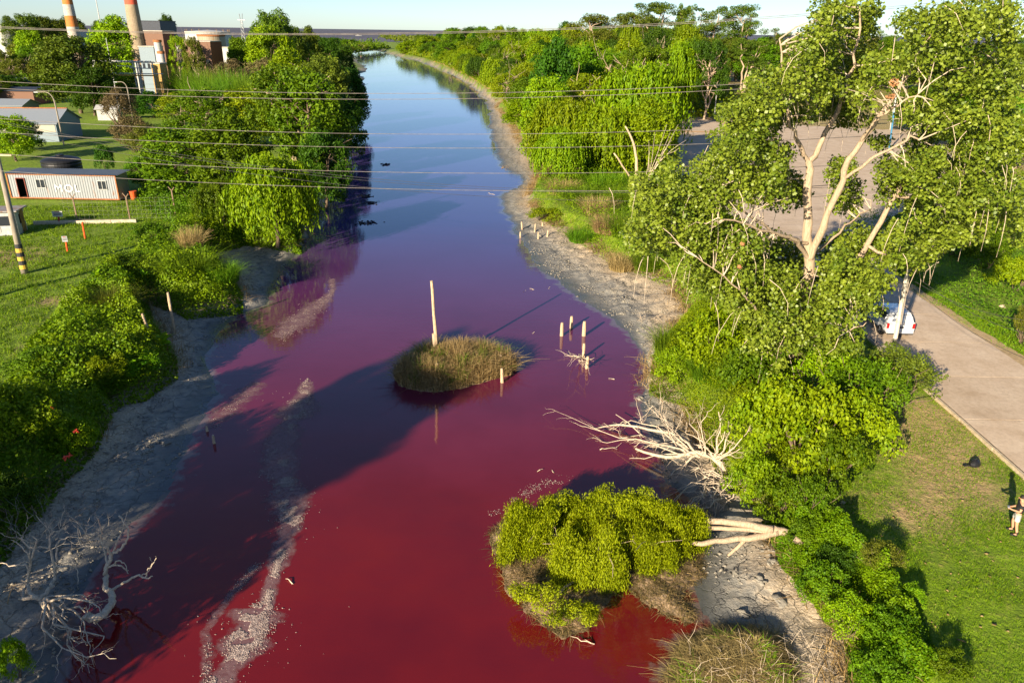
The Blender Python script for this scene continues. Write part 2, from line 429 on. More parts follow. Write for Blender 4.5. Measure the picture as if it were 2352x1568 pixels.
road.add([(*rpt(L0, -.02), ROADZ + .012), (*rpt(L1, -.02), ROADZ + .012), (*rpt(L1, wdt), ROADZ + .012), (*rpt(L0, wdt), ROADZ + .012),
          (*rpt(L0, -.02), 1.2), (*rpt(L1, -.02), 1.2), (*rpt(L1, wdt), 1.2), (*rpt(L0, wdt), 1.2)],
         [(0, 1, 2, 3), (0, 4, 5, 1), (1, 5, 6, 2), (2, 6, 7, 3), (3, 7, 4, 0)])
ro = link('road', road.mesh('road'), M_DARK, kind='structure')
SL = 5.2
ang_r = math.atan2(dirr[1], dirr[0])
sg = G(); sg.box((0, 0, 0), (SL - .06, wdt - .04, .05))
slab_me = sg.mesh('slab')
k = 0
for s in np.arange(L0 + SL / 2, L1, SL):
    c = rpt(s, wdt / 2)
    o = link('slab', slab_me, M_CONC, parent=ro, loc=(c[0], c[1], ROADZ + rng.normal(0, .003)), rz=ang_r)
kb = G()
kl = 2.9
kbm = G().box((0, 0, 0), (kl - .02, .13, .3)).mesh('kerb_stone')
kroot = bpy.data.objects.new('kerb', None); COL.objects.link(kroot); kroot['kind'] = 'structure'
M_KERB = simple('pale_kerb', (.55, .45, .32), (.38, .30, .2), 6, .9, bmp=.02)
for s in np.arange(kl / 2, L1, kl):
    c = rpt(s, -.16)
    link('kerb_stone', kbm, M_KERB, parent=kroot, loc=(c[0], c[1], ROADZ - .09), rz=ang_r + rng.normal(0, .006))
def sheet(name, pts, z, mat, kind='structure', n_sub=1, seed=0, amp=.5):
    P = roughen(np.array(pts), amp, seed)
    import mathutils.geometry as mg
    tri = mg.tessellate_polygon([[Vector((a, b, 0)) for a, b in P]])
    me = bpy.data.meshes.new(name); me.from_pydata([(a, b, z) for a, b in P], [], [tuple(t) for t in tri]); me.update()
    if me.polygons and me.polygons[0].normal.z < 0: me.flip_normals()
    return link(name, me, mat, kind=kind)
lot = line_at([(1500, 330), (1560, 232), (1640, 245), (1720, 268), (1850, 288), (1990, 296), (2140, 300), (2230, 330), (2150, 420), (2030, 520), (2060, 640), (1960, 700), (1800, 600), (1690, 500), (1560, 410)], LAND + .15)
sheet('paved_lot', lot, LAND + .16, M_CONC, seed=5, amp=.25)
M_MARK = simple('faded_orange_paint', (.62, .33, .12), (.5, .38, .26), 3, .85)
for (a, b, c_, d) in [((1570, 258), (1650, 275), (1660, 283), (1573, 262)), ((1640, 272), (1780, 316), (1792, 323), (1650, 281)), ((1560, 300), (1640, 302), (1640, 305), (1560, 303))]:
    q = line_at([a, b, c_, d], LAND + .164)
    sheet('lot_marking', q, LAND + .166, M_MARK, seed=1, amp=0)
# dirt verge along the far road edge
M_SOIL = simple('verge_soil', (.50, .36, .2), (.34, .24, .13), 5, .95, bmp=.03)
vg = [rpt(s, wdt + .05 + 0.0) for s in np.arange(L0, L1, 3.0)] + [rpt(s, wdt + .6 + .5 * vnoise(s * .7, 0, 3)) for s in np.arange(L0, L1, 1.5)[::-1]]
sheet('road_verge', vg, ROADZ - .012, M_SOIL, amp=.05)
# ================================================================== FOLIAGE TOOLS
def unit(v): return v / (np.linalg.norm(v, axis=-1, keepdims=True) + 1e-9)
def leaf_quads(P, Nn, size, aspect=.55, T=None, r=rng):
    n = len(P)
    if T is None: T = r.normal(size=(n, 3))
    T = unit(T - (T * Nn).sum(1)[:, None] * Nn); B = np.cross(Nn, T)
    s = (size * r.uniform(.7, 1.3, n))[:, None]
    V = np.empty((n, 4, 3)); V[:, 0] = P + T * s * .5; V[:, 2] = P - T * s * .5
    V[:, 1] = P + B * s * aspect * .5 + Nn * s * .1; V[:, 3] = P - B * s * aspect * .5 + Nn * s * .1
    return V.reshape(-1, 3), np.arange(4 * n).reshape(n, 4)
def merge(*parts):
    Vs, Fs, Ts, n = [], [], [], 0
    for V, F_, t in parts: Vs.append(V); Fs.append(F_ + n); Ts.append(t); n += len(V)
    return np.vstack(Vs), np.vstack(Fs), np.concatenate(Ts)
def clump_leaves(C, rad, per, size, r, aspect=.6, squash=.8, upb=.5, out=1.0):
    C = np.asarray(C, float); n = len(C) * per
    rad = np.broadcast_to(rad, (len(C),))
    D = unit(r.normal(size=(n, 3)))
    rr = r.uniform(.35, 1, n) ** .6
    cr = np.repeat(rad, per)
    off = D * (rr * cr)[:, None]; off[:, 2] *= squash
    P = np.repeat(C, per, 0) + off
    Nn = unit(D * out + r.normal(size=(n, 3)) * .75 + np.array([0, 0, upb]))
    V, F_ = leaf_quads(P, Nn, size, aspect, r=r)
    tone = np.clip(np.repeat(r.uniform(0, .6, len(C)), per) + r.uniform(0, .5, n), 0, 1)
    return V, F_, tone
def crown_pts(n, rx, rz, r, flat=0.0, hollow=.45):
    D = unit(r.normal(size=(n, 3))); D[:, 2] = np.where(D[:, 2] < -.25 + flat, -D[:, 2], D[:, 2])
    q = r.uniform(hollow, 1, n) ** .5
    lob = .8 + .35 * vnoise(D[:, 0] * 2.2 + r.uniform(0, 50), D[:, 1] * 2.2 + D[:, 2] * 2, int(r.integers(99)))
    return D * (q * lob)[:, None] * np.array([rx, rx, rz])
def limb(g, a, b, r0, r1, r, seg=5, wob=.08, n=6):
    a = np.asarray(a, float); b = np.asarray(b, float); L = np.linalg.norm(b - a)
    t = np.linspace(0, 1, seg + 1)[:, None]; P = a + (b - a) * t
    P[1:-1] += r.normal(0, wob * L / seg * 1.2, (seg - 1, 3))
    P[1:-1, 2] += L * .06 * np.sin(t[1:-1, 0] * math.pi)
    g.tube(P, np.linspace(r0, r1, seg + 1), n, cap=False); return P
def skeleton(H, rx, r, lean=.06, trunks=1, r0=.22, fork=.3, limbs=7, zc=.62):
    """trunk with limbs reaching into the crown"""
    g = G()
    for k in range(trunks):
        top = np.array([r.normal(0, lean * H) + (k - (trunks - 1) / 2) * rx * .5, r.normal(0, lean * H), H * .8])
        P = limb(g, (k * .3 - (trunks - 1) * .15, 0, -.3), top, r0 * H / 9, r0 * H / 9 * .3, r, 7, .12, 7)
        for j in range(limbs):
            i = r.integers(2, 6); a = P[i]
            an = r.uniform(0, 2 * math.pi); e = a + np.array([math.cos(an) * rx * r.uniform(.45, .8), math.sin(an) * rx * r.uniform(.45, .8), H * r.uniform(.1, .3)])
            Q = limb(g, a, e, r0 * H / 9 * .4, .03, r, 4, .15, 5)
            for q in range(2):
                b = Q[r.integers(2, 4)]; limb(g, b, b + r.normal(0, rx * .25, 3) + np.array([0, 0, H * .06]), .05, .015, r, 3, .1, 4)
    return g
TREES = {}
def reg(kind, crown, trunk, H, rx): TREES.setdefault(kind, []).append((crown, trunk, H, rx))
# rounded broadleaf
for s in range(4):
    r = np.random.default_rng(100 + s); H = 9.0; rx = 3.6
    C = crown_pts(150, rx, 4.2, r, -.5) + np.array([0, 0, 4.7])
    V, F_, t = clump_leaves(C, r.uniform(.55, 1.15, len(C)), 85, .30, r)
    reg('round', mesh_np('crown', V, F_, t), skeleton(H, rx, r).mesh('trunk', smooth=True), H, rx)
# spreading, looser, lighter crown with visible limbs
for s in range(3):
    r = np.random.default_rng(200 + s); H = 10.0; rx = 4.4
    C = crown_pts(120, rx, 4.2, r, -.4, .55) + np.array([0, 0, 5.4])
    V, F_, t = clump_leaves(C, r.uniform(.45, .95, len(C)), 90, .26, r, squash=.7)
    reg('loose', mesh_np('crown', V, F_, t), skeleton(H, rx, r, trunks=2, limbs=9).mesh('trunk', smooth=True), H, rx)
# willow with hanging strands
def strands(C, r, n_str, length, step, size, spread, asp=.34):
    S = C[r.integers(0, len(C), n_str)] + r.normal(0, spread, (n_str, 3)) * [1, 1, .5]
    cen = C.mean(0); L = r.uniform(.35, 1, n_str) * length
    k = int(length / step); out = unit((S - cen) * [1, 1, 0] + r.normal(0, .3, (n_str, 3)) * [1, 1, 0])
    tt = np.arange(k)[None, :] * step; ok = tt < L[:, None]
    dr = np.sqrt(tt / length) * length * .22
    P = S[:, None, :] + out[:, None, :] * dr[..., None] - np.array([0, 0, 1.0]) * tt[..., None]
    P = P + r.normal(0, .07, P.shape)
    tn = np.repeat(r.uniform(0, .6, n_str)[:, None], k, 1)
    oo = np.repeat(out[:, None, :], k, 1)
    P = P[ok]; tn = tn[ok]; oo = oo[ok]; n = len(P)
    T = unit(np.array([0, 0, -1.0]) + r.normal(0, .35, (n, 3)))
    Nn = unit(oo + r.normal(0, .7, (n, 3)) + np.array([0, 0, .5])); Nn = unit(Nn - (Nn * T).sum(1)[:, None] * T)
    V, F_ = leaf_quads(P, Nn, size, asp, T, r)
    return V, F_, np.clip(tn + r.uniform(0, .45, n), 0, 1)
for s in range(3):
    r = np.random.default_rng(300 + s); H = 9.0; rx = 3.8
    C = crown_pts(60, rx * .9, 3.4, r, .0, .5) + np.array([0, 0, 5.4])
    a = strands(C, r, 1000, 3.8, .20, .42, .5)
    b = clump_leaves(C, .8, 60, .3, r, aspect=.35)
    V, F_, t = merge(a, b)
    reg('willow', mesh_np('crown', V, F_, t), skeleton(H, rx, r, limbs=8).mesh('trunk', smooth=True), H, rx)
# gum tree: tall pale forked trunks, flat-topped clouds of leaves
for s in range(4):
    r = np.random.default_rng(400 + s); H = 22.0; rx = 6.5
    g = G(); C = []
    nt_ = 3 if s % 2 else 2
    for k in range(nt_):
        an = 2 * math.pi * k / nt_ + r.uniform(0, 1); top = np.array([math.cos(an) * rx * .5, math.sin(an) * rx * .5, H * r.uniform(.78, .9)])
        P = limb(g, (0, 0, -.3), top, .38, .10, r, 8, .14, 7)
        for j in range(6):
            a = P[r.integers(4, 8)]; aa = r.uniform(0, 6.28)
            e = a + np.array([math.cos(aa) * rx * .5, math.sin(aa) * rx * .5, H * r.uniform(.05, .2)])
            limb(g, a, e, .13, .04, r, 4, .15, 5)
            for q in range(3): C.append(e + r.normal(0, 1.2, 3) * [1, 1, .45])
        C.append(top + [0, 0, 1])
    for q in range(14): C.append(np.array([r.normal(0, rx * .45), r.normal(0, rx * .45), H * r.uniform(.4, .75)]))
    V, F_, t = clump_leaves(C, r.uniform(1.1, 2.0, len(C)), 190, .42, r, aspect=.5, squash=.55, upb=.8)
    reg('gum', mesh_np('crown', V, F_, t), g.mesh('trunk', smooth=True), H, rx)
# high crowned tree with a bare lower trunk
for s in range(3):
    r = np.random.default_rng(450 + s); H = 21.0; rx = 3.4
    C = crown_pts(90, rx, 2.9, r, -.5) + np.array([0, 0, 17.8])
    V, F_, t = clump_leaves(C, r.uniform(.6, 1.1, len(C)), 70, .4, r)
    reg('high', mesh_np('crown', V, F_, t), skeleton(H, rx * .8, r, lean=.0).mesh('trunk', smooth=True), H, rx)
# bushes
for s in range(4):
    r = np.random.default_rng(500 + s); H = 2.4; rx = 1.9
    C = crown_pts(70, rx, 1.5, r, .1, .5) + np.array([0, 0, .75])
    V, F_, t = clump_leaves(C, r.uniform(.25, .55, len(C)), 90, .145, r)
    g = G()
    for k in range(6):
        an = r.uniform(0, 6.28); limb(g, (0, 0, -.2), (math.cos(an) * rx * .6, math.sin(an) * rx * .6, 1.5), .05, .015, r, 3, .1, 4)
    reg('bush', mesh_np('crown', V, F_, t), g.mesh('stem'), H, rx)
# dry twiggy bush
for s in range(2):
    r = np.random.default_rng(550 + s); H = 3.6; rx = 2.2
    C = crown_pts(90, rx, 1.9, r, .05, .4) + np.array([0, 0, 1.7])
    V, F_, t = clump_leaves(C, .42, 55, .15, r)
    g = G()
    for k in range(26):
        an = r.uniform(0, 6.28); q = r.uniform(.5, 1.05)
        limb(g, (0, 0, -.2), (math.cos(an) * rx * q, math.sin(an) * rx * q, r.uniform(1.4, 3.5)), .05, .012, r, 4, .15, 4)
    reg('twiggy', mesh_np('crown', V, F_, t), g.mesh('stem'), H, rx)
# tall cane and rush clumps
def blades(P, H, wd, lean, r, curl=.35, seg=3, tone=None, dirs=None):
    n = len(P); an = r.uniform(0, 6.28, n)
    d = np.c_[np.cos(an), np.sin(an), np.zeros(n)] if dirs is None else unit(dirs + r.normal(0, .5, (n, 3)) * [1, 1, 0])
    side = np.c_[-d[:, 1], d[:, 0], np.zeros(n)]
    side = unit(side + r.normal(0, .4, (n, 3)))
    le = np.abs(r.normal(lean, lean * .6 + .02, n)); h = H * r.uniform(.55, 1.15, n)
    V = np.empty((n, (seg + 1) * 2, 3)); F_ = []
    for i in range(seg + 1):
        t = i / seg; c = P + d * (h * le * (t + curl * 2 * t ** 3))[:, None] + np.array([0, 0, 1]) * (h * (t - curl * le * t ** 3))[:, None]
        w_ = wd * (1 - .85 * t)
        V[:, 2 * i] = c - side * w_ / 2; V[:, 2 * i + 1] = c + side * w_ / 2
    base = (np.arange(n) * (seg + 1) * 2)[:, None]
    for i in range(seg): F_.append(base + np.array([2 * i, 2 * i + 1, 2 * i + 3, 2 * i + 2]))
    F_ = np.stack(F_, 1).reshape(-1, 4)
    tn = r.uniform(0, 1, n) if tone is None else tone
    return V.reshape(-1, 3), F_, np.repeat(tn, seg)
for s in range(3):
    r = np.random.default_rng(600 + s)
    n = 1300; q = np.sqrt(r.uniform(0, 1, n)); a = r.uniform(0, 6.28, n)
    P = np.c_[q * np.cos(a) * 1.5, q * np.sin(a) * 1.5, np.zeros(n)]
    V, F_, t = blades(P, 2.3, .055, .22, r, .6, 4, dirs=np.c_[np.cos(a), np.sin(a), a * 0] * q[:, None])
    reg('rush', mesh_np('blades', V, F_, t), None, 2.2, 1.7)
DONE = 0
def trunk_mat(kind): return {'gum': BARK_P, 'loose': BARK_P}.get(kind, BARK)
def plant(kind, name, label, cat, x, y, H, rx, mat, group=None, tmat=None, z=None, rz=None, var=None):
    """one plant: an Empty at its foot with its trunk (or stem) and crown"""
    lib = TREES[kind]; cm, tm, h0, r0 = lib[int(rng.integers(len(lib))) if var is None else var]
    z = gz(x, y) if z is None else z
    t = thing(name, label, cat, (x, y, z - .03), rng.uniform(0, 6.28) if rz is None else rz, group)
    s = (rx / r0, rx / r0 * rng.uniform(.9, 1.1), H / h0)
    c = link(cm.name.split('.')[0], cm, None, parent=t); c.scale = s
    if not cm.materials: cm.materials.append(mat)
    c.material_slots[0].link = 'OBJECT'; c.material_slots[0].material = mat
    if tm is not None:
        k = link(tm.name.split('.')[0], tm, None, parent=t); k.scale = s
        if not tm.materials: tm.materials.append(BARK)
        k.material_slots[0].link = 'OBJECT'; k.material_slots[0].material = tmat or trunk_mat(kind)
    return t
def plant_uv(kind, name, label, cat, u, y, vtop, hw, mat, minH=1.0, **kw):
    """foot on the ground at distance y below sight line u, top reaching sight line vtop, half width hw"""
    p_ = aty(u, vtop, y); x = p_[0]; z = gz(x, y); H = max(p_[2] - z, minH)
    zc = y * math.cos(PITCH) + (CAMZ - z) * math.sin(PITCH)
    return plant(kind, name, label, cat, x, y, H, hw / FV * zc, mat, z=z, **kw)
# ================================================================== TREES, LEFT BANK
PU = plant_uv
T = 'tree'
PU('willow', 'willow_tree', 'bright green weeping willow at the water edge with hanging strands above the dirt spit', T, 612, 69.5, 345, 92, L_WIL, var=0)
PU('willow', 'willow_tree', 'smaller drooping willow left of the bright one beside the fence end', T, 500, 73, 405, 60, L_GREEN, var=1)
PU('round', 'broadleaf_tree', 'tall dark green tree leaning over the shaded left shore behind the willow', T, 700, 104, 165, 85, L_GREEN, var=0)
PU('loose', 'broadleaf_tree', 'light green many-stemmed tree with bare limbs showing, behind the overhead wires on the left bank', T, 655, 110, 128, 92, L_GREEN, var=1)
PU('round', 'broadleaf_tree', 'dense dark tree right of the white cabin with its crown above the cabin roof', T, 405, 86, 288, 92, L_GREEN, var=2)
PU('round', 'broadleaf_tree', 'dark green tree standing directly behind the two willows', T, 520, 84, 262, 85, L_GREEN, var=3)
PU('round', 'broadleaf_tree', 'round tree touching the right end of the white cabin', T, 335, 90, 352, 55, L_GREEN, var=1)
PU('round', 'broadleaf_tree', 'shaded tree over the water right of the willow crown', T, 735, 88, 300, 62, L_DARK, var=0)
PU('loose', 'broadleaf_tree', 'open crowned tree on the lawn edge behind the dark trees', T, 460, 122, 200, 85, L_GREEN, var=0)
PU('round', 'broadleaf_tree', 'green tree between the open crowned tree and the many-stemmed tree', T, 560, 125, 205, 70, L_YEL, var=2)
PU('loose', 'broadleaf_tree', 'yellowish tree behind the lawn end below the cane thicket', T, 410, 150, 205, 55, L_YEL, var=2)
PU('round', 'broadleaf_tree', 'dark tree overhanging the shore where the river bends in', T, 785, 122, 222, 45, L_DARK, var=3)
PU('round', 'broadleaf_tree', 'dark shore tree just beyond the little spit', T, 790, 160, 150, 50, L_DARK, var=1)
PU('round', 'broadleaf_tree', 'olive green tree above the dark shore trees', T, 740, 150, 128, 60, L_OLV, var=0)
PU('round', 'broadleaf_tree', 'yellow green crown in the middle of the left wood', T, 660, 165, 118, 60, L_YEL, var=3)
PU('round', 'broadleaf_tree', 'broad tall tree rising highest above the left wood against the sky', T, 622, 255, 24, 52, L_EUC, var=2)
PU('round', 'broadleaf_tree', 'tree under the highest crown with yellower leaves', T, 612, 238, 60, 55, L_YEL, var=0)
PU('round', 'broadleaf_tree', 'rounded dark crown right of the highest tree', T, 668, 275, 55, 34, L_EUC, var=1)
PU('round', 'broadleaf_tree', 'small round crown on the skyline at the right end of the left wood', T, 705, 330, 66, 30, L_EUC, var=3)
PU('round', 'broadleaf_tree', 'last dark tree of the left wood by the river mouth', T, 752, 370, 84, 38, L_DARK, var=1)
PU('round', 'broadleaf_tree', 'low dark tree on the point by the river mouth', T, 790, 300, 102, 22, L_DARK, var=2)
for (u, y, v, hw, mt, kd, lb) in [
    (600, 215, 138, 60, L_BRN, 'twiggy', 'wide brownish thicket above the cane on the left bank'),
    (520, 200, 142, 55, L_BRN, 'twiggy', 'brownish thicket left of the wide brown one'),
    (300, 118, 268, 48, L_BRN, 'twiggy', 'grey brown bush on the lawn nearest the black tank'),
    (262, 146, 205, 38, L_BRN, 'twiggy', 'taller grey brown bush below the blue roofed shed'),
    (330, 112, 290, 45, L_OLV, 'twiggy', 'olive brown bush right of the grey brown one'),
    (345, 165, 212, 42, L_DARK, 'round', 'dark low tree beside the lawn end'),
    (295, 178, 195, 26, L_EUC, 'round', 'grey green tree right of the dark leaning tree')]:
    PU(kd, 'bush' if kd == 'twiggy' else 'broadleaf_tree', lb, 'bush' if kd == 'twiggy' else T, u, y, v, hw, mt)
PU('round', 'broadleaf_tree', 'large dark shaggy tree between the two left roofs under the banded chimney', T, 150, 172, 82, 78, L_EUC, var=0)
PU('round', 'broadleaf_tree', 'lower half crown of the shaggy tree leaning right', T, 195, 168, 150, 50, L_DARK, var=1)
PU('round', 'broadleaf_tree', 'bright yellow green tree between the two chimneys', T, 250, 262, 44, 62, L_YEL, var=3)
PU('round', 'broadleaf_tree', 'small yellow green tree beside the left storage tank', T, 62, 270, 70, 34, L_YEL, var=2)
PU('round', 'broadleaf_tree', 'narrow dark tree on the skyline right of the red topped chimney', T, 380, 420, 34, 20, L_DARK, var=0)
PU('loose', 'broadleaf_tree', 'slim yellow green tree in front of the brick plant', T, 400, 225, 72, 22, L_YEL, var=1)
PU('loose', 'broadleaf_tree', 'thin sparse tree right of the white silo', T, 437, 225, 72, 24, L_OLV, var=2)
PU('round', 'broadleaf_tree', 'pale tree beside the white hut and lattice mast', T, 545, 250, 84, 30, L_GREEN, var=1)
for i, (u, v, hw) in enumerate([(20, 42, 25), (55, 32, 32), (90, 34, 30), (125, 42, 26), (160, 40, 30), (225, 52, 20)]):
    PU('round', 'broadleaf_tree', ['low dark tree leftmost on the skyline', 'highest dark tree above the rusty rimmed tank', 'dark skyline tree right of the highest', 'dark skyline tree left of the banded chimney', 'dark skyline tree behind the banded chimney', 'small dark skyline tree right of the banded chimney'][i], T, u, 470 + 20 * i, v, hw, L_EUC, group='dark trees on the left skyline')
PU('round', 'broadleaf_tree', 'bright bush at the left frame edge above the black tank', T, 12, 108, 262, 48, L_YEL, var=1)
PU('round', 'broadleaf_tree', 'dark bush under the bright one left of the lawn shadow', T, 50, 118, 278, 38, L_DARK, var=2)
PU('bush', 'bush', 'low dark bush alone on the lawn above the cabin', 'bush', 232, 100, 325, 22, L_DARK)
for i, (u, y, v, hw) in enumerate([(415, 190, 158, 32), (445, 185, 165, 34), (490, 180, 160, 36), (530, 176, 165, 34), (565, 172, 172, 30), (470, 165, 180, 30), (600, 168, 185, 26)]):
    PU('rush', 'cane_clump', ['leftmost tall cane clump beside the pump house', 'cane clump in front of the slim yellow green tree', 'cane clump below the white silo', 'broadest cane clump below the beige tank', 'cane clump below the lattice pylon', 'lower cane clump at the front of the thicket', 'rightmost cane clump beside the tallest left tree'][i], 'cane', u, y, v, hw, L_REED, group='cane clumps in the left wood')
# fill of the left wood
def ux(u, y): return float(aty(u, 130, y)[0])
def fillwood(poly, n, hfun, rrange, mats, kinds, group, label, seed, mind=3.2, name='broadleaf_tree'):
    r = np.random.default_rng(seed); P = np.array(poly); lo, hi = P.min(0), P.max(0); done = []
    tries = 0
    while len(done) < n and tries < 30000:
        tries += 1
        y = math.exp(r.uniform(math.log(lo[1]), math.log(hi[1]))); x = r.uniform(lo[0], hi[0])
        sp_ = mind * (y / 110) ** .8
        if any((x - a) ** 2 + (y - b) ** 2 < sp_ ** 2 for a, b in done): continue
        if sdist(P, [x], [y])[0] > 0: continue
        done.append((x, y))
        k = kinds[int(r.integers(len(kinds)))]; mt = mats[int(r.integers(len(mats)))]
        ds = -float(sdist(Bp, [x], [y])[0]) * -1
        H = hfun(ds, y) * r.uniform(.78, 1.15); rr = r.uniform(*rrange) * (1 + (y - 100) / 500)
        if k == 'gum': H *= 1.3
        plant(k, name, label, T, x, y, H, rr, mt, group=group, z=LAND)
    return done
shoreL = line_at(BL, .6)[31:-1]
shoreR = line_at(BR, .6)
def off(P, k0, k1): return [(a + k0 + k1 * b, b) for a, b in P]
polyL = off(shoreL, -2.0, -.012) + [(ux(690, 820), 820), (ux(600, 620), 620), (ux(560, 420), 420), (ux(500, 290), 290), (ux(440, 200), 200), (ux(400, 150), 150), (ux(480, 105), 105)]
def shore_x(P, y):
    q = np.array(sorted([(b, a) for a, b in P])); return np.interp(y, q[:, 0], q[:, 1])
def strip(side, P, n, y0, y1, wfun, mats, kinds, group, label, seed, hfun, rr=(3.0, 4.5), mind=3.6, front=.2, skip=None):
    r = np.random.default_rng(seed); done = []; tries = 0
    while len(done) < n and tries < 20000:
        tries += 1; y = math.exp(r.uniform(math.log(y0), math.log(y1))); q = r.uniform() ** 1.4; d = front + .006 * y + q * wfun(y); x = float(shore_x(P, y)) + side * d
        if skip and skip(x, y): continue
        sp_ = mind * (y / 110) ** .75
        if any((x - a_) ** 2 + (y - b_) ** 2 < sp_ ** 2 for a_, b_ in done): continue
        done.append((x, y)); k = kinds[int(r.integers(len(kinds)))]; mt = mats[int(r.integers(len(mats)))]
        plant(k, 'willow_tree' if k == 'willow' else 'broadleaf_tree', label(y, d, k), T, x, y, hfun(d, y) * r.uniform(.8, 1.15), r.uniform(*rr) * (.8 + y / 500), mt, group=group(y), z=LAND)
def zone_label(side):
    def f(y, d, k):
        far = 'near end' if y < 150 else 'middle' if y < 270 else 'far part' if y < 450 else 'river mouth end'
        return '%s %s, %s of the %s bank wood' % ('drooping willow' if k == 'willow' else 'leafy tree', 'at the water edge' if d < 9 else 'set back from the water', far, side)
    return f
strip(-1, shoreL, 95, 92, 760, lambda y: 18 + .10 * y, [L_GREEN, L_DARK, L_GREEN, L_OLV, L_YEL], ['round', 'round', 'loose'], lambda y: 'trees in the wood along the left bank', zone_label('left'), 31, lambda d, y: 6 + min(8, d * .14), skip=lambda x, y: y < 125 and x < -48)
# ================================================================== TREES, RIGHT BANK
for (k, u, y, v, hw, mt, lb) in [
    ('willow', 1300, 104, 215, 78, L_WIL, 'bushy willow nearest the grey mud shore, its skirt reaching the dead reeds'),
    ('round', 1255, 112, 175, 62, L_WIL, 'rounded willow overhanging the tan shore at the left end of the willow group'),
    ('loose', 1365, 118, 150, 88, L_WIL, 'big yellow green feathery tree in the middle of the willow group'),
    ('willow', 1470, 112, 138, 95, L_WIL, 'widest willow, beside the paved lot'),
    ('willow', 1395, 100, 235, 75, L_WIL, 'willow in front of the middle of the group behind the broken trunk'),
    ('round', 1500, 98, 235, 64, L_WIL, 'rounded willow at the lot corner behind the bare twigs'),
    ('willow', 1290, 95, 290, 55, L_WIL, 'lowest willow just above the broken plank on the shore'),
    ('round', 1275, 135, 98, 60, L_DARK, 'darker green tree rising behind the shore willow'),
    ('round', 1330, 150, 105, 60, L_GREEN, 'dark green tree behind the middle willows'),
    ('gum', 1375, 250, 28, 62, L_OLV, 'brown green gum tree with three bare white limbs spreading below its crown'),
    ('gum', 1448, 300, 24, 50, L_OLV, 'brownish gum crown right of the white limbed gum'),
    ('gum', 1508, 330, 0, 52, L_EUC, 'flat topped umbrella shaped gum on the skyline'),
    ('gum', 1578, 340, -6, 26, L_EUC, 'thin leaning gum top right of the umbrella shaped one'),
    ('gum', 1635, 345, 13, 44, L_EUC, 'rounded gum tree left of the skyline gap'),
    ('gum', 1712, 330, 6, 46, L_EUC, 'gum tree right of the skyline gap with pale slanting limb'),
    ('gum', 1560, 315, 45, 45, L_EUC, 'dark gum crown filling below the thin leaning top'),
    ('gum', 1800, 330, 55, 30, L_EUC, 'small far gum left of the cottonwood top'),
    ('gum', 1950, 330, 2, 42, L_EUC, 'gum tree seen behind the top of the cottonwood'),
    ('loose', 1480, 150, 88, 70, L_GREEN, 'open green tree with pale trunk behind the widest willow'),
    ('loose', 1420, 165, 100, 60, L_GREEN, 'open green tree under the brown green gum'),
    ('round', 1600, 310, 88, 50, L_EUC, 'grey green tree behind the lot, left of the tallest lamp'),
    ('round', 1680, 330, 84, 50, L_EUC, 'grey green tree behind the tallest lamp post'),
    ('round', 1750, 300, 92, 50, L_GREEN, 'green tree behind the lot left of the cottonwood'),
    ('round', 1552, 240, 130, 36, L_YEL, 'yellow green bush tree left of the lot meadow')]:
    PU(k, {'willow': 'willow_tree', 'gum': 'gum_tree'}.get(k, 'broadleaf_tree'), lb, T, u, y, v, hw, mt)
nearR = [q for q in off(shoreR[1:], 2.5, .012) if q[1] > 118]
polyR = nearR + [(14, 118), (22, 128), (24, 190), (60, 260), (110, 430), (180, 700), (-60, 800)]
strip(1, shoreR[1:], 190, 122, 780, lambda y: 16 + .16 * y, [L_GREEN, L_WIL, L_GREEN, L_YEL, L_DARK, L_WIL], ['willow', 'round', 'willow', 'loose', 'round'], lambda y: 'trees in the wood along the right bank', zone_label('right'), 32, lambda d, y: (6.0 if y < 180 else 8.5) + min(11, d * .26), mind=3.9, skip=lambda x, y: x > 22 and y < 175)
fillwood([(56, 262), (190, 240), (330, 330), (330, 440), (75, 430)], 60, lambda d, y: 15, (4.5, 6), [L_EUC, L_GREEN, L_OLV], ['round', 'loose', 'gum', 'round'], 'trees behind the paved lot', 'grey green tree in the belt behind the paved lot', 33, 5.0)
fillwood([(66, 95), (130, 100), (160, 160), (80, 160)], 24, lambda d, y: 9, (4, 6), [L_YEL, L_GREEN, L_YEL, L_WIL], ['willow', 'round', 'loose'], 'trees on the far right behind the cottonwood', 'light green tree far right beyond the paved lot', 34, 7)
# right of the road, a leafy slope
r9 = np.random.default_rng(91)
for i, (u, v, hw) in enumerate([(2190, 560, 50), (2260, 590, 55), (2330, 640, 55), (2235, 520, 60), (2310, 540, 65), (2350, 470, 70), (2160, 500, 55), (2250, 440, 70), (2120, 470, 40), (2345, 760, 30)]):
    b = at(u, v + 30, LAND)
    plant('bush' if i % 3 else 'twiggy', 'bush', ['reddish dry bush nearest the parked car beyond the road', 'leafy green bush above the pale stone beyond the road', 'yellow green bush at the frame edge above the road verge', 'reddish dry bush behind the leafy green one beyond the road', 'green bush high on the slope beyond the road', 'yellow bush highest at the right frame edge', 'reddish bush deepest under the cottonwood beyond the road', 'green bush under the right cottonwood leaves', 'yellow bush behind the parked car', 'dry brown bush at the frame edge beside the road verge'][i], 'bush', b[0], b[1], r9.uniform(2.0, 3.4), hw / FV * (b[1] * .92 + 7), [L_OLV, L_GREEN, L_YEL][i % 3], group='bushes on the slope right of the road')
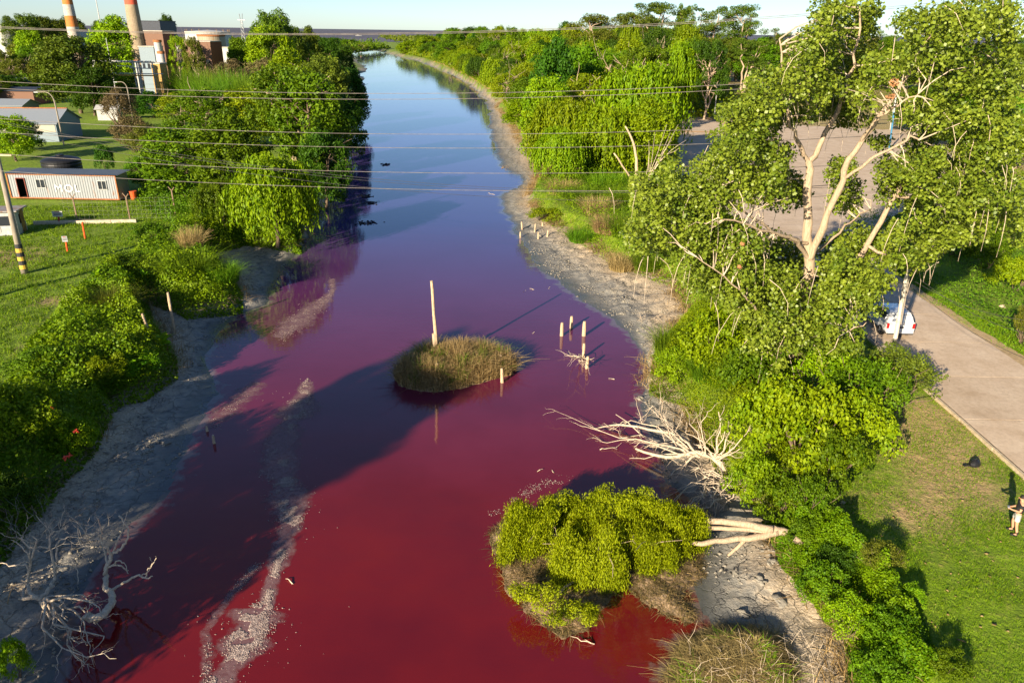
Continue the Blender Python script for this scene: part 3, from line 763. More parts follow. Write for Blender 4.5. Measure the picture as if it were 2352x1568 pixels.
# far wood as one mass
r = np.random.default_rng(41)
def mass(poly, n, h, size, seed):
    r = np.random.default_rng(seed); P = np.array(poly); lo, hi = P.min(0), P.max(0)
    x = r.uniform(lo[0], hi[0], n * 3); y = r.uniform(lo[1], hi[1], n * 3); ok = sdist(P, x, y) < 0; x, y = x[ok][:n], y[ok][:n]
    z = LAND + h * (.35 + 1.0 * fbm(x / 14, y / 22, seed, 3)) * r.uniform(.55, 1, len(x)) ** .5
    Pp = np.c_[x, y, z]; Nn = unit(r.normal(size=Pp.shape) * .8 + np.array([-.3, -.8, .5]))
    V, F_ = leaf_quads(Pp, Nn, size, .8, r=r)
    return V, F_, np.clip(fbm(x / 12, y / 12, seed + 3) * .8 + r.uniform(-.1, .4, len(x)), 0, 1)
a = mass([(ux(930, 790), 790), (180, 700), (120, 430), (420, 500), (900, 900), (900, 1270), (ux(870, 1270), 1270)], 30000, 11, 2.6, 5)
b = mass([(ux(700, 860), 860), (ux(600, 640), 640), (ux(560, 440), 440), (ux(430, 440), 440), (-900, 900), (-900, 1270), (ux(700, 1270), 1270)], 18000, 3.5, 2.4, 6)
c = mass([(230, 250), (900, 300), (900, 700), (180, 700), (90, 440), (330, 440)], 22000, 12, 2.0, 7)
V, F_, t = merge(a, b, c)
o = link('far_wood', mesh_np('far_wood', V, F_, t), L_EUC, kind='stuff'); tag(o, 'distant continuous wood on both sides of the river mouth up to the sea', 'woodland', kind='stuff')
# ================================================================== GROUND COVER AND REEDS
def under(name, label, side, P, n, y0, y1, wfun, hmax, mat, seed, skip=None):
    r = np.random.default_rng(seed); y = np.exp(r.uniform(math.log(y0), math.log(y1), n)); d = r.uniform(0, 1, n) ** 1.3 * wfun(y); x = shore_x(P, y) + side * (.2 + .004 * y + d)
    if skip is not None: k = ~skip(x, y); x, y, d = x[k], y[k], d[k]
    h = (.3 + hmax * np.clip(fbm(x / 5, y / 7, seed, 3) * 1.9 - .4, 0, 1.3)) * (1 + y / 500) * np.clip(d / 4, .25, 1)
    Pp = np.c_[x, y, LAND + h * r.uniform(.4, 1.05, len(x))]; Nn = unit(r.normal(size=Pp.shape) * .7 + np.array([-.2, -.5, .8])); V, F_ = leaf_quads(Pp, Nn, .26 + .0021 * y, .6, r=r)
    t = np.clip(fbm(x / 7, y / 9, seed + 9) * 1.2 - .3 + r.uniform(-.1, .5, len(x)), 0, 1)
    o = link(name, mesh_np(name, V, F_, t), mat, kind='stuff'); return tag(o, label, 'ground cover', kind='stuff')
def carpet(name, label, poly, n, hmax, size, mat, seed, scale=1.6, aspect=.6, h0=.1, edge=1.2, z=None, cat='ground cover'):
    r = np.random.default_rng(seed); P = np.array(poly); lo, hi = P.min(0), P.max(0)
    m_ = int(n * np.prod(hi - lo) / max(1, abs(0.5 * np.sum(P[:, 0] * np.roll(P[:, 1], -1) - P[:, 1] * np.roll(P[:, 0], -1)))))
    x = r.uniform(lo[0], hi[0], m_); y = r.uniform(lo[1], hi[1], m_)
    d = -sdist(P, x, y); ok = d > 0; x, y, d = x[ok], y[ok], d[ok]
    def hf(x, y): return h0 + hmax * np.clip(fbm(x / scale, y / scale, seed, 4) * 1.9 - .45, 0, 1.3)
    h = hf(x, y) * np.clip(d / edge, .12, 1)
    g0 = ground(x, y) if z is None else z
    e = .25; gxh = (hf(x + e, y) - hf(x - e, y)) / (2 * e); gyh = (hf(x, y + e) - hf(x, y - e)) / (2 * e)
    Pp = np.c_[x, y, g0 + h * r.uniform(.45, 1.05, len(x)) + r.normal(0, size * .4, len(x))]
    Nn = unit(np.c_[-gxh, -gyh, np.ones(len(x))] * .8 + r.normal(size=Pp.shape) * .7)
    V, F_ = leaf_quads(Pp, Nn, size, aspect, r=r)
    t = np.clip(fbm(x / 3, y / 3, seed + 9) * 1.2 - .3 + r.uniform(-.1, .5, len(x)), 0, 1)
    o = link(name, mesh_np(name, V, F_, t), mat, kind='stuff'); return tag(o, label, cat, kind='stuff')
LN = lambda *p_: line_at(p_, 1.4)
bankL = LN((0,930),(70,800),(190,660),(330,575),(470,515),(690,495),(690,552),(560,542),(490,560),(484,590),(556,650),(552,682),(425,702),(338,672),(352,730),(402,790),(402,838),(330,880),(262,900),(215,1000),(150,1060),(90,1130),(0,1240),(-120,1400),(-120,1000))
carpet('ground_cover', 'leafy green creepers covering the left bank down to the shaded mud', bankL, 90000, 1.9, .17, L_GRASS, 51, 1.9, .7)
under('ground_cover', 'dark green undergrowth beneath the left wood', -1, shoreL, 90000, 88, 830, lambda y: 22 + .14 * y, 3.2, L_GREEN, 52, lambda x, y: (y < 125) & (x < -46))
carpet('ground_cover', 'green thicket under the dark trees by the white cabin', LN((300,460),(480,420),(700,430),(705,480),(690,545),(560,540),(490,530),(380,520)), 26000, 2.4, .22, L_GREEN, 53, 2.2, .6)
under('ground_cover', 'undergrowth beneath the right wood', 1, shoreR[1:], 150000, 112, 830, lambda y: 20 + .2 * y, 3.4, L_WIL, 54, lambda x, y: (y < 175) & (x > 22))
carpet('ground_cover', 'yellow green thicket among the big willows by the lot', LN((1190,250),(1560,225),(1560,410),(1560,470),(1250,380),(1225,330)), 60000, 3.6, .24, L_WIL, 59, 3, .4)
carpet('ground_cover', 'mixed grasses and shrubs between the reed clumps and the cottonwood', LN((1222,440),(1240,385),(1262,362),(1400,362),(1580,440),(1720,560),(1720,720),(1590,722),(1545,640),(1400,582),(1310,525),(1258,498)), 80000, 2.7, .15, L_GRASS, 55, 1.6, .5)
carpet('ground_cover', 'dense fine leaved green shrub mass under the cottonwood on the right bank', LN((1500,795),(1585,720),(1720,705),(1800,900),(1900,1000),(1900,1150),(1765,1160),(1655,1050),(1563,893),(1494,862)), 85000, 2.2, .105, L_WIL, 56, 2.4, .45, edge=1.6)
carpet('ground_cover', 'leafy creepers along the top of the lower right bank', LN((1765,1165),(1860,1140),(1960,1240),(2040,1330),(2110,1430),(2160,1568),(2000,1620),(1962,1568),(1950,1430),(1870,1335),(1800,1255)), 85000, 1.15, .085, L_GRASS, 57, .8, .65, edge=.6)
carpet('ground_cover', 'rough weeds on the slope beyond the road', [(31.6, 20), (31.4, 56), (36, 78), (70, 90), (85, 60), (60, 30), (45, 18)], 90000, 1.5, .2, L_REED, 58, 2.5, .4)
carpet('meadow_grass', 'rough yellowish meadow behind the paved lot', [(46, 196), (60, 204), (120, 190), (200, 240), (190, 300), (66, 300), (52, 240)], 30000, .9, .5, L_OLV, 60, 9, .4, cat='meadow')
under('dry_reeds', 'straw coloured reeds and dead sticks along the far right shore', 1, shoreR[1:], 9000, 100, 500, lambda y: 1.2 + .006 * y, .9, L_DRY, 66)
under('ground_cover', 'green reeds hanging over the far right shore', 1, shoreR[1:], 14000, 118, 700, lambda y: 2 + .012 * y, 2.2, L_REED, 67)
# grass blades
def bladepatch(name, label, poly, n, H, wd, lean, mat, seed, cat='grass', z=None, seg=2, base=0.0, curl=.35):
    r = np.random.default_rng(seed); P = np.array(poly); lo, hi = P.min(0), P.max(0)
    x = r.uniform(lo[0], hi[0], n * 3); y = r.uniform(lo[1], hi[1], n * 3); ok = sdist(P, x, y) < 0; x, y = x[ok][:n], y[ok][:n]
    k = vnoise(x * 1.3, y * 1.3, seed) > r.uniform(.05, .6, len(x)); x, y = x[k], y[k]
    g0 = ground(x, y) if z is None else (z(x, y) if callable(z) else z)
    hh = H * (.5 + vnoise(x * .8, y * .8, seed + 1))
    V, F_, t = blades(np.c_[x, y, g0 + base * np.ones(len(x))], hh, wd, lean, r, curl, seg)
    o = link(name, mesh_np(name, V, F_, t), mat, kind='stuff'); return tag(o, label, cat, kind='stuff')
bladepatch('grass', 'short sunlit grass of the lawn beside the road on the right', [(12.2, 15), (12.2, 29), (14, 33), (23.0, 46), (23.0, 12)], 75000, .10, .022, .5, L_GRASS, 61)
bladepatch('grass', 'mown grass on the left lawn around the striped pole', LN((-300,500),(330,470),(470,520),(330,580),(150,680),(0,900),(-200,1100)), 60000, .22, .05, .4, L_GRASS, 62)
bladepatch('grass', 'grass verge on the far side of the road', [(30.9, 20), (30.9, 56), (33.8, 60), (34.2, 22)], 16000, .2, .04, .4, L_GRASS, 63)
# dry fringe along the banks
r = np.random.default_rng(64); Q = []
for i in range(len(Bp)):
    a, b = Bp[i], Bp[(i + 1) % len(Bp)]
    if 16 < a[1] < 240:
        L_ = np.linalg.norm(b - a); k = int(L_ * (80 if a[0] > -8 else 34) * (1 if a[1] < 120 else .5)); t = r.uniform(0, 1, (k, 1)); Q.append(a + (b - a) * t + r.normal(0, .42, (k, 2)))
Q = np.vstack(Q)
Q = Q[vnoise(Q[:, 0] * .5, Q[:, 1] * .5, 5) > .38]
V, F_, t = blades(np.c_[Q, ground(Q[:, 0], Q[:, 1]) - .02], .55 * (1 + Q[:, 1] / 160), .04, .75, r, .5, 3)
o = link('dry_grass', mesh_np('dry_grass', V, F_, t), L_DRY, kind='stuff'); tag(o, 'bleached dry grass and roots hanging along the edge of the muddy banks', 'dry grass', kind='stuff')
# litter of sticks and scraps over the mud
M_LITTER = simple('pale_litter', (.75, .70, .6), (.4, .33, .25), 9, .8)
def scatter_bits(name, label, P, size, mat, seed, cat='debris', flat=.35):
    r = np.random.default_rng(seed); n = len(P); base = np.array([(1, 0, 0), (0, 1, 0), (-1, 0, 0), (0, -1, 0), (0, 0, 1), (0, 0, -1)], float)
    s = size * r.uniform(.4, 1.6, (n, 1, 1)); A = r.uniform(0, 6.28, n); sh = base[None] * np.stack([r.uniform(.5, 1.6, n), r.uniform(.3, 1, n), np.full(n, flat)], 1)[:, None, :] * s
    sh = sh + r.normal(0, .15, sh.shape) * s
    c, s_ = np.cos(A)[:, None], np.sin(A)[:, None]
    x = sh[..., 0] * c - sh[..., 1] * s_; y = sh[..., 0] * s_ + sh[..., 1] * c
    V = np.stack([x, y, sh[..., 2]], -1) + P[:, None, :]
    f = np.array([(0, 1, 4), (1, 2, 4), (2, 3, 4), (3, 0, 4), (1, 0, 5), (2, 1, 5), (3, 2, 5), (0, 3, 5)])
    F_ = (np.arange(n) * 6)[:, None, None] + f
    o = link(name, mesh_np(name, V.reshape(-1, 3), F_.reshape(-1, 3), np.repeat(r.uniform(0, 1, n), 8)), mat, kind='stuff'); return tag(o, label, cat, kind='stuff')
x = r.uniform(-26, 16, 30000); y = r.uniform(16, 75, 30000)
dw = sdist(Wp, x, y); db = -sdist(Bp, x, y); ok = (dw > .1) & (db > -.3) & (vnoise(x * .8, y * .8, 77) > .5)
x, y = x[ok][:3400], y[ok][:3400]
scatter_bits('mud_lumps', 'clods, pebbles and scraps lying over the mud of both shores', np.c_[x, y, ground(x, y) + .01], .085, simple('mud_clod', (.34, .30, .24), (.16, .15, .13), 6, .8), 78)
x = r.uniform(12.5, 23, 500); y = r.uniform(16, 44, 500)
scatter_bits('leaf_litter', 'scattered pale dead leaves and scraps on the right lawn', np.c_[x, y, ground(x, y) + .05], .05, L_DRY, 79, flat=.2)
# reed and rush clumps, right shore
for (u, v, hw, H, mt, lb) in [
    (1275, 378, 34, 1.6, L_DRY, 'pale dry reeds beside the broken slab on the right shore'), (1350, 372, 40, 2.2, L_REED, 'green reeds under the lowest willow'), (1310, 395, 34, 1.9, L_DRY, 'dry reed clump between the slab and the straw coloured reeds'), (1400, 415, 40, 2.4, L_REED, 'green reed clump left of the broken trunk'), (1290, 455, 34, 1.7, L_DRY, 'tan reed clump above the yellow green bush'), (1330, 480, 36, 2.0, L_REED, 'green reed clump right of the yellow green bush'), (1420, 490, 40, 2.4, L_REED, 'tall reeds touching the left cottonwood leaves'), (1395, 545, 34, 1.6, L_DRY, 'dry reeds left of the fountain shaped clump'),
    (1262, 420, 32, 1.7, L_DRY, 'straw coloured dry reed clump nearest the river bend'),
    (1330, 410, 45, 2.2, L_REED, 'green rush clump behind the straw coloured reeds'),
    (1390, 455, 45, 2.5, L_REED, 'tall dark green rush clump left of the cottonwood'),
    (1370, 505, 36, 1.8, L_DRY, 'half dry rush clump above the small stakes'),
    (1335, 538, 32, 1.2, L_REED, 'low bright green rush clump on the mud edge'),
    (1445, 555, 48, 2.3, L_REED, 'big fountain shaped rush clump leaning over the mud'),
    (1430, 600, 34, 1.3, L_DRY, 'bleached foot of the fountain shaped rush clump'),
    (1490, 605, 40, 1.5, L_REED, 'rush clump under the lowest cottonwood leaves'),
    (1545, 815, 46, 1.5, L_REED, 'spiky green tuft on the corner of the shrub mass'),
    (438, 650, 62, 2.0, L_REED, 'big green rush clump on the left mud point'),
    (515, 655, 38, 1.5, L_REED, 'rush clump at the tip of the left mud point'),
    (445, 600, 26, 2.4, L_DRY, 'straw tipped rush tuft standing above the big clump'),
    (275, 725, 45, 1.4, L_OLV, 'arching grey green grass clump below the broad leaved plants'),
    (385, 610, 40, 1.4, L_REED, 'rush clump left of the big one'),
    (1640, 890, 55, 1.3, L_REED, 'rush tuft inside the right shrub mass')]:
    b = at(u, v, 1.2); zc = b[1] * .92 + 7
    plant('rush', 'rush_clump', lb, 'reeds', b[0], b[1], H, hw / FV * zc, mt)
# bushes
for (k, u, v, hw, H, mt, lb) in [
    ('bush', 1255, 485, 42, 1.3, L_YEL, 'yellow green bush on the grey mud above the small stakes'),
    ('bush', 1720, 700, 70, 4.2, L_WIL, 'bright yellow green shrub under the cottonwood left side'),
    ('bush', 1640, 850, 90, 3.8, L_WIL, 'rounded bright green shrub nearest the river below the cottonwood'),
    ('bush', 1560, 850, 50, 2.2, L_WIL, 'small rounded shrub at the water edge left of the bright one'),
    ('bush', 1730, 940, 85, 3.6, L_GREEN, 'dark green shrub behind the bleached fallen tree'),
    ('bush', 1830, 1080, 110, 4.4, L_YEL, 'large yellow green shrub tree above the fallen willow trunks'),
    ('bush', 1760, 1050, 85, 3.6, L_YEL, 'yellow green shrub left of the large one'),
    ('bush', 1905, 1130, 75, 3.0, L_GREEN, 'shrub right of the large yellow green one beside the lawn'),
    ('twiggy', 2045, 950, 90, 3.4, L_OLV, 'reddish twigged shrub reaching over the kerb of the road'),
    ('twiggy', 1960, 1000, 95, 3.8, L_GREEN, 'green open shrub left of the reddish twigged one'),
    ('twiggy', 1880, 950, 85, 3.6, L_YEL, 'open yellow green shrub at the foot of the cottonwood'),
    ('bush', 1735, 1110, 55, 2.4, L_WIL, 'rounded yellow green shrub beside the grey root tangle'), ('bush', 1800, 1160, 80, 2.4, L_GREEN, 'green shrub on the bank top just above the fallen trunks'), ('bush', 1950, 1060, 80, 3.4, L_YEL, 'wide yellow green shrub in front of the dirt patch'),
    ('twiggy', 1860, 1190, 60, 2.0, L_GREEN, 'open shrub on the bank top right of the fallen trunks'), ('bush', 1895, 1330, 60, 1.7, L_GREEN, 'green shrub halfway down the lower right bank'), ('twiggy', 1960, 1420, 60, 1.8, L_YEL, 'open yellow green shrub low on the right bank'), ('bush', 2030, 1540, 70, 1.5, L_GREEN, 'wide shrub at the frame foot on the right bank'), ('twiggy', 2010, 1330, 46, 1.3, L_OLV, 'dull open weed clump at the lawn edge'),
    ('bush', 1850, 1230, 45, 1.3, L_GREEN, 'small bush at the top of the lower right bank'),
    ('bush', 1930, 1290, 50, 1.2, L_DARK, 'dark low bush on the lower right bank beside the lawn'),
    ('bush', 2040, 1470, 60, 1.3, L_GREEN, 'leafy bush on the lower right bank near the frame foot'),
    ('bush', 2170, 1560, 45, .9, L_GREEN, 'low bush at the bottom right of the lawn'),
    ('bush', 2085, 1400, 30, .8, L_BIG, 'bright star leaved plant on the lower right bank'),
    ('bush', 60, 1010, 95, 2.8, L_YEL, 'large yellow green shrub with red flowers on the left bank'),
    ('bush', 160, 1000, 55, 2.0, L_YEL, 'yellow green shrub right of the flowering one'),
    ('bush', 110, 870, 70, 1.6, L_GREEN, 'green shrub above the flowering one'),
    ('bush', 20, 1150, 60, 2.4, L_DARK, 'dark shaded shrub at the left frame edge above the dead tree'),
    ('bush', 20, 1480, 32, 1.7, L_YEL, 'bright yellow green bush at the left frame edge below the dead tree'),
    ('bush', 10, 1590, 36, 1.6, L_YEL, 'bright bush in the bottom left corner'),
    ('bush', 235, 860, 60, 1.3, L_YEL, 'pale yellow green creeper mound beside the leaning stake'),
    ('bush', 320, 830, 55, 1.1, L_BIG, 'leafy mound at the foot of the leaning stake'),
    ('bush', 355, 560, 42, 1.8, L_GREEN, 'dark castor plant like shrub at the end of the lawn'),
    ('bush', 285, 625, 50, 1.3, L_GREEN, 'bright creeper mound beside the lawn pole shadow')]:
    b = at(u, v, 1.5); zc = b[1] * .92 + 7
    plant(k, 'shrub', lb, 'shrub', b[0], b[1], H, hw / FV * zc, mt)
# red flowers on the shrub
M_RED = simple('red_petal', (.75, .07, .02), (.6, .04, .02), 5, .5)
for i, (u, v) in enumerate([(118, 937), (175, 990), (150, 1052), (160, 1045)]):
    g = G(); c = at(u, v, 3.4 - i * .3)
    rr_ = np.random.default_rng(i)
    for q in range(9):
        d = unit(rr_.normal(size=3)); g.tube([c, c + d * .07, c + d * .14], [.02, .045, .01], 4)
    tag(link('flower', g.mesh('flower'), M_RED), ['red flower cluster highest on the left shrub', 'red flower cluster at the right of the left shrub', 'left one of the two low red flowers on the shrub', 'right one of the two low red flowers on the shrub'][i], 'flower', 'red flowers')
# broad leaved plants, each big leaf its own piece
def bigleaf(L_, W_, r):
    s = np.linspace(0, 1, 6); c = np.c_[s * L_, np.zeros(6), L_ * (.75 * s - .55 * s ** 2)]; w_ = W_ * np.sin(np.clip(s * 1.02, 0, 1) * math.pi) ** .7 * .5 + .01
    V = []
    for i in range(6): V += [c[i] + [0, -w_[i], .25 * w_[i]], c[i], c[i] + [0, w_[i], .25 * w_[i]]]
    F_ = []
    for i in range(5):
        a = 3 * i; F_ += [(a, a + 1, a + 4, a + 3), (a + 1, a + 2, a + 5, a + 4)]
    return np.array(V), np.array(F_)
V, F_ = bigleaf(1.0, .42, r); big_me = mesh_np('leaf', V, F_, np.full(len(F_), .7), smooth=True)
for (u, v, n_, s_, lb) in [(283, 850, 11, 1.25, 'broad leaved plant among creepers left of the leaning stake'), (372, 790, 8, 1.2, 'bright broad leaved plant between the two river stakes'),
                           (230, 660, 7, .8, 'broad leaved plant with yellow leaves beside the lawn'), (300, 655, 8, .8, 'broad leaved plant in front of the big rush clump'), (330, 640, 6, .7, 'smaller yellow leaved plant left of the rush clump'), (1800, 1075, 5, .5, 'small broad leaved sprout among the yellow green shrubs')]:
    b = at(u, v, 1.5); t = thing('broad_leaf_plant', lb, 'plant', (b[0], b[1], gz(b[0], b[1]) + .45))
    for q in range(n_):
        o = link('leaf', big_me, None, parent=t)
        if not big_me.materials: big_me.materials.append(L_BIG)
        o.rotation_euler = (rng.normal(0, .2), -rng.uniform(.1, .9), q * 2.4 + rng.uniform(-.3, .3)); k = s_ * rng.uniform(.7, 1.1); o.scale = (k, k, k)

# ================================================================== THE COTTONWOOD
cw_base = at(1835, 905, LAND)
D0 = cw_base[1]
def cp(u, v, dy=0.0): return aty(u, v, D0 + dy)
r = np.random.default_rng(77)
root = thing('cottonwood_tree', 'huge old cottonwood with pale forked trunks filling the right side in front of the lot', 'tree', (cw_base[0], cw_base[1], LAND - .1))
def through(g, pts, r0, r1, n=8, sub=4, wob=.05):
    P = np.array(pts, float); out = []
    for i in range(len(P) - 1):
        p0 = P[max(i - 1, 0)]; p1, p2 = P[i], P[i + 1]; p3 = P[min(i + 2, len(P) - 1)]
        for k in range(sub):
            t = k / sub; out.append(.5 * ((2 * p1) + (-p0 + p2) * t + (2 * p0 - 5 * p1 + 4 * p2 - p3) * t * t + (-p0 + 3 * p1 - 3 * p2 + p3) * t ** 3))
    out.append(P[-1]); out = np.array(out); out[1:-1] += r.normal(0, wob, (len(out) - 2, 3))
    g.tube(out, np.linspace(r0, r1, len(out)) * r.uniform(.93, 1.07, len(out)), n, cap=True); return out
gt = G()
LIMBS = [([(1832,905,0),(1838,800,0),(1848,690,0),(1858,600,0),(1856,480,.2),(1857,370,.6)], .62, .30),
         ([(1857,375,.6),(1835,330,.2),(1812,270,-.4),(1800,170,-.8),(1790,90,-1)], .2, .05),
         ([(1857,375,.6),(1888,325,1),(1935,230,1.5),(1965,120,1.5),(1975,20,1.2)], .26, .06),
         ([(1858,600,0),(1890,520,-.4),(1935,410,-1),(1975,330,-1.6),(2020,265,-2),(2085,170,-2.6),(2150,60,-3)], .34, .08),
         ([(1935,410,-1),(2000,370,-2),(2080,320,-3),(2110,322,-3.6)], .15, .05),
         ([(1845,700,0),(1920,640,1.5),(1990,565,2.5),(2055,450,3),(2110,360,3.5),(2190,240,3.5),(2290,110,3)], .36, .07),
         ([(1858,600,0),(1830,550,-1),(1790,540,-1.8),(1730,520,-3),(1650,500,-4)], .2, .05),
         ([(1856,560,0),(1800,545,-1),(1700,480,-2.4),(1600,430,-3)], .16, .04),
         ([(1975,330,-1.6),(2010,280,-2.5),(2060,240,-3.4),(2110,215,-4)], .13, .04),
         ([(1990,565,2.5),(2060,590,1),(2130,560,-.5),(2200,520,-2)], .15, .04),
         ([(2055,450,3),(2180,440,2),(2260,420,1),(2340,380,0)], .15, .05),
         ([(1858,600,0),(1900,560,1),(1950,510,2),(2000,480,2.6)], .14, .05),
         ([(1832,905,0),(1800,850,-1.2),(1790,820,-1.5),(1800,760,-2)], .34, .14),
         ([(1770,925,-1.4),(1800,860,-1.0),(1828,800,-.4)], .24, .2),
         ([(1800,760,-2),(1740,720,-3.5),(1680,650,-4.5),(1600,590,-5)], .12, .03),
         ([(1845,720,0),(1930,760,-2.4),(1990,740,-3.2)], .13, .03)]
tips = []
for pts, a, b in LIMBS:
    o_ = through(gt, [cp(*q) for q in pts], a * .6, b * .6, 8, 4, .05)
    tips += [o_[k] for k in range(len(o_) // 2, len(o_))]
tips = np.array(tips)
ELL = [(1900,40,40,42,10),(1975,45,38,55,12),(1880,130,60,60,22),(2140,70,80,50,22),(2240,35,80,42,22),(2320,60,40,60,8),(2180,150,90,60,26),(1980,150,50,55,14),(1830,215,110,60,40),(1730,265,80,38,22),(1950,240,60,50,18),
       (2290,190,65,55,22),(2040,160,40,36,8),(2150,270,80,50,26),(2270,300,80,60,30),(1740,390,62,30,16),(1690,430,90,40,30),(1800,440,50,40,16),(1540,400,20,26,3),(1570,470,95,60,42),(1640,560,110,60,50),(1560,560,60,36,14),(1750,600,90,60,42),
       (1940,450,35,50,10),(2080,430,60,50,22),(2190,400,90,60,40),(2300,430,60,70,28),(1920,600,60,50,20),(1965,640,85,45,36),(2080,560,90,52,36),(2200,510,80,46,28),(1750,690,80,50,32),(1860,680,70,50,28),(1800,770,90,50,40),(1900,750,70,48,26),(1680,670,50,40,12),
       (1960,560,50,36,12),(2120,350,40,30,8),(2340,520,30,40,6),(2010,330,24,26,3),(1620,640,50,36,12),(1770,840,60,28,12),(1930,800,46,30,10),(1975,690,40,30,10),(1700,335,62,34,16),(1775,345,36,26,8),(1640,385,46,26,10),(1930,385,26,26,5),(2055,385,36,26,7),(1720,300,40,24,8),(1490,450,45,50,14),(1480,540,40,40,10)]
C = []; 
for (u, v, a, b, k) in ELL:
    for q in range(int(k * 2.4)):
        an = r.uniform(0, 6.28); s = math.sqrt(r.uniform(0, 1))
        uu, vv, dy = u + a * s * math.cos(an), v + b * s * math.sin(an), r.uniform(-4.6, 4.2)
        for (x0, y0_, x1, y1_) in ((1857, 340, 1858, 620), (1870, 580, 2010, 270), (1985, 570, 2062, 445), (2080, 190, 2010, 275), (1960, 150, 1970, 60), (1790, 545, 1850, 590), (2000, 370, 2110, 322), (1810, 280, 1850, 350), (1890, 330, 1930, 250)):
            tt = np.clip(((uu - x0) * (x1 - x0) + (vv - y0_) * (y1_ - y0_)) / ((x1 - x0) ** 2 + (y1_ - y0_) ** 2), 0, 1)
            if math.hypot(uu - x0 - tt * (x1 - x0), vv - y0_ - tt * (y1_ - y0_)) < 44: dy = 2.4 + abs(dy) * .6
        C.append(cp(uu, vv, dy))
C = np.array(C)
gb = G(); used_tip = {}
for c in C:
    j = np.argmin(np.linalg.norm(tips - c, axis=1)); d = c - tips[j]
    used_tip[j] = used_tip.get(j, 0) + 1
    if np.linalg.norm(d) > 2.6 or used_tip[j] > 3: continue
    limb(gb, tips[j], c, .03, .01, r, 3, .12, 4)
# bare hanging twigs
for q in range(260):
    c = C[r.integers(len(C))] + r.normal(0, .5, 3); L_ = r.uniform(.8, 2.4); dx = r.normal(0, .5, 2)
    P = [c, c + [dx[0] * .5, dx[1] * .5 - .3, -L_ * .2], c + [dx[0] * .9, dx[1] - .5, -L_ * .6], c + [dx[0], dx[1] - .55, -L_]]
    gb.tube(P, [.017, .014, .010, .006], 4, cap=False)
part('trunk', gt, BARK_P, root, world=True, smooth=True)
part('twigs', gb, DEADW, root, world=True, kind='stuff')
V, F_, t = clump_leaves(C, r.uniform(.3, .75, len(C)), 74, .155, r, aspect=.85, squash=.9, upb=.5, out=.6)
me = mesh_np('crown', V - np.array(root.location), F_, t); part('crown', me, L_COT, root)
# tufts of withered orange leaves
for i, (u, v, dy, s) in enumerate([(2052,190,-4.6,.22),(2045,222,-4.6,.16),(1705,560,-5,.07),(1700,612,-5,.07),(1835,872,-5,.2),(1855,888,-4.5,.2),(2155,885,-9,.3)][:4]):
    c = cp(u, v, dy); V, F_, t = clump_leaves([c], s, 22, .17, r)
    part('withered_leaves', mesh_np('withered_leaves', V - np.array(root.location), F_, t), L_TWIG, root)

# a broken bare trunk left of it
bb = at(1458, 440, 1.7)
t = thing('broken_tree', 'bare broken tree trunk with a forked top standing in the green beside the willows', 'dead tree', bb)
g = G(); y0 = bb[1]
through(g, [aty(1458, 470, y0), aty(1462, 400, y0), aty(1460, 352, y0), aty(1452, 320, y0), aty(1436, 290, y0)], .24, .09, 7, 3, .02)
through(g, [aty(1460, 430, y0), aty(1440, 395, y0 - .5), aty(1410, 352, y0 - 1)], .14, .09, 6, 3, .02)
part('trunk', g, WOODP, t, world=True, smooth=True)
g = G()
for q in range(10):
    through(g, [aty(1475, 440, y0), aty(1485 + q * 4, 400 - q * 4, y0 + .3), aty(1490 + q * 9 + r.normal(0, 6), 340 - 9 * (q % 4) * 2, y0 + r.normal(0, .5))], .045, .012, 4, 3, .05)
tb = thing('bare_sapling', 'thin bare pale twigs fanning up right of the broken trunk', 'dead sapling', aty(1478, 445, y0)); part('twigs', g, DEADW, tb, world=True)
# ================================================================== TREES BEHIND THE CAMERA (they shade the river)
dxy = np.array([sdir[0], sdir[1]]); dxy /= np.linalg.norm(dxy)
for i, (u, v, H, rx, k, lb) in enumerate([(940, 900, 21, 3.4, 'high', 'high crowned tree on the left bank whose shadow reaches the grassy islet'), (800, 975, 20, 3.4, 'high', 'high crowned tree behind the one shading the islet'),
                                       (985, 815, 22, 2.4, 'high', 'slender high tree whose shadow ends behind the islet'), (395, 1300, 6, 3.0, 'round', 'low tree on the left bank shading the lower mud'),
                                       (478, 905, 10, 2.4, 'round', 'unseen low tree added on the left bank to shade the mud below the stakes'), (405, 1050, 6.5, 2.4, 'round', 'unseen low tree added on the left bank to shade the mud point')]):  # these two low trees are out of view, added to darken the mud
    tip = at(u, v, 0)[:2]; b = tip - dxy * H / math.tan(SUN_EL)
    plant(k, 'broadleaf_tree', lb, 'tree', b[0], b[1], H, rx, L_GREEN, z=LAND, var=i % 3)

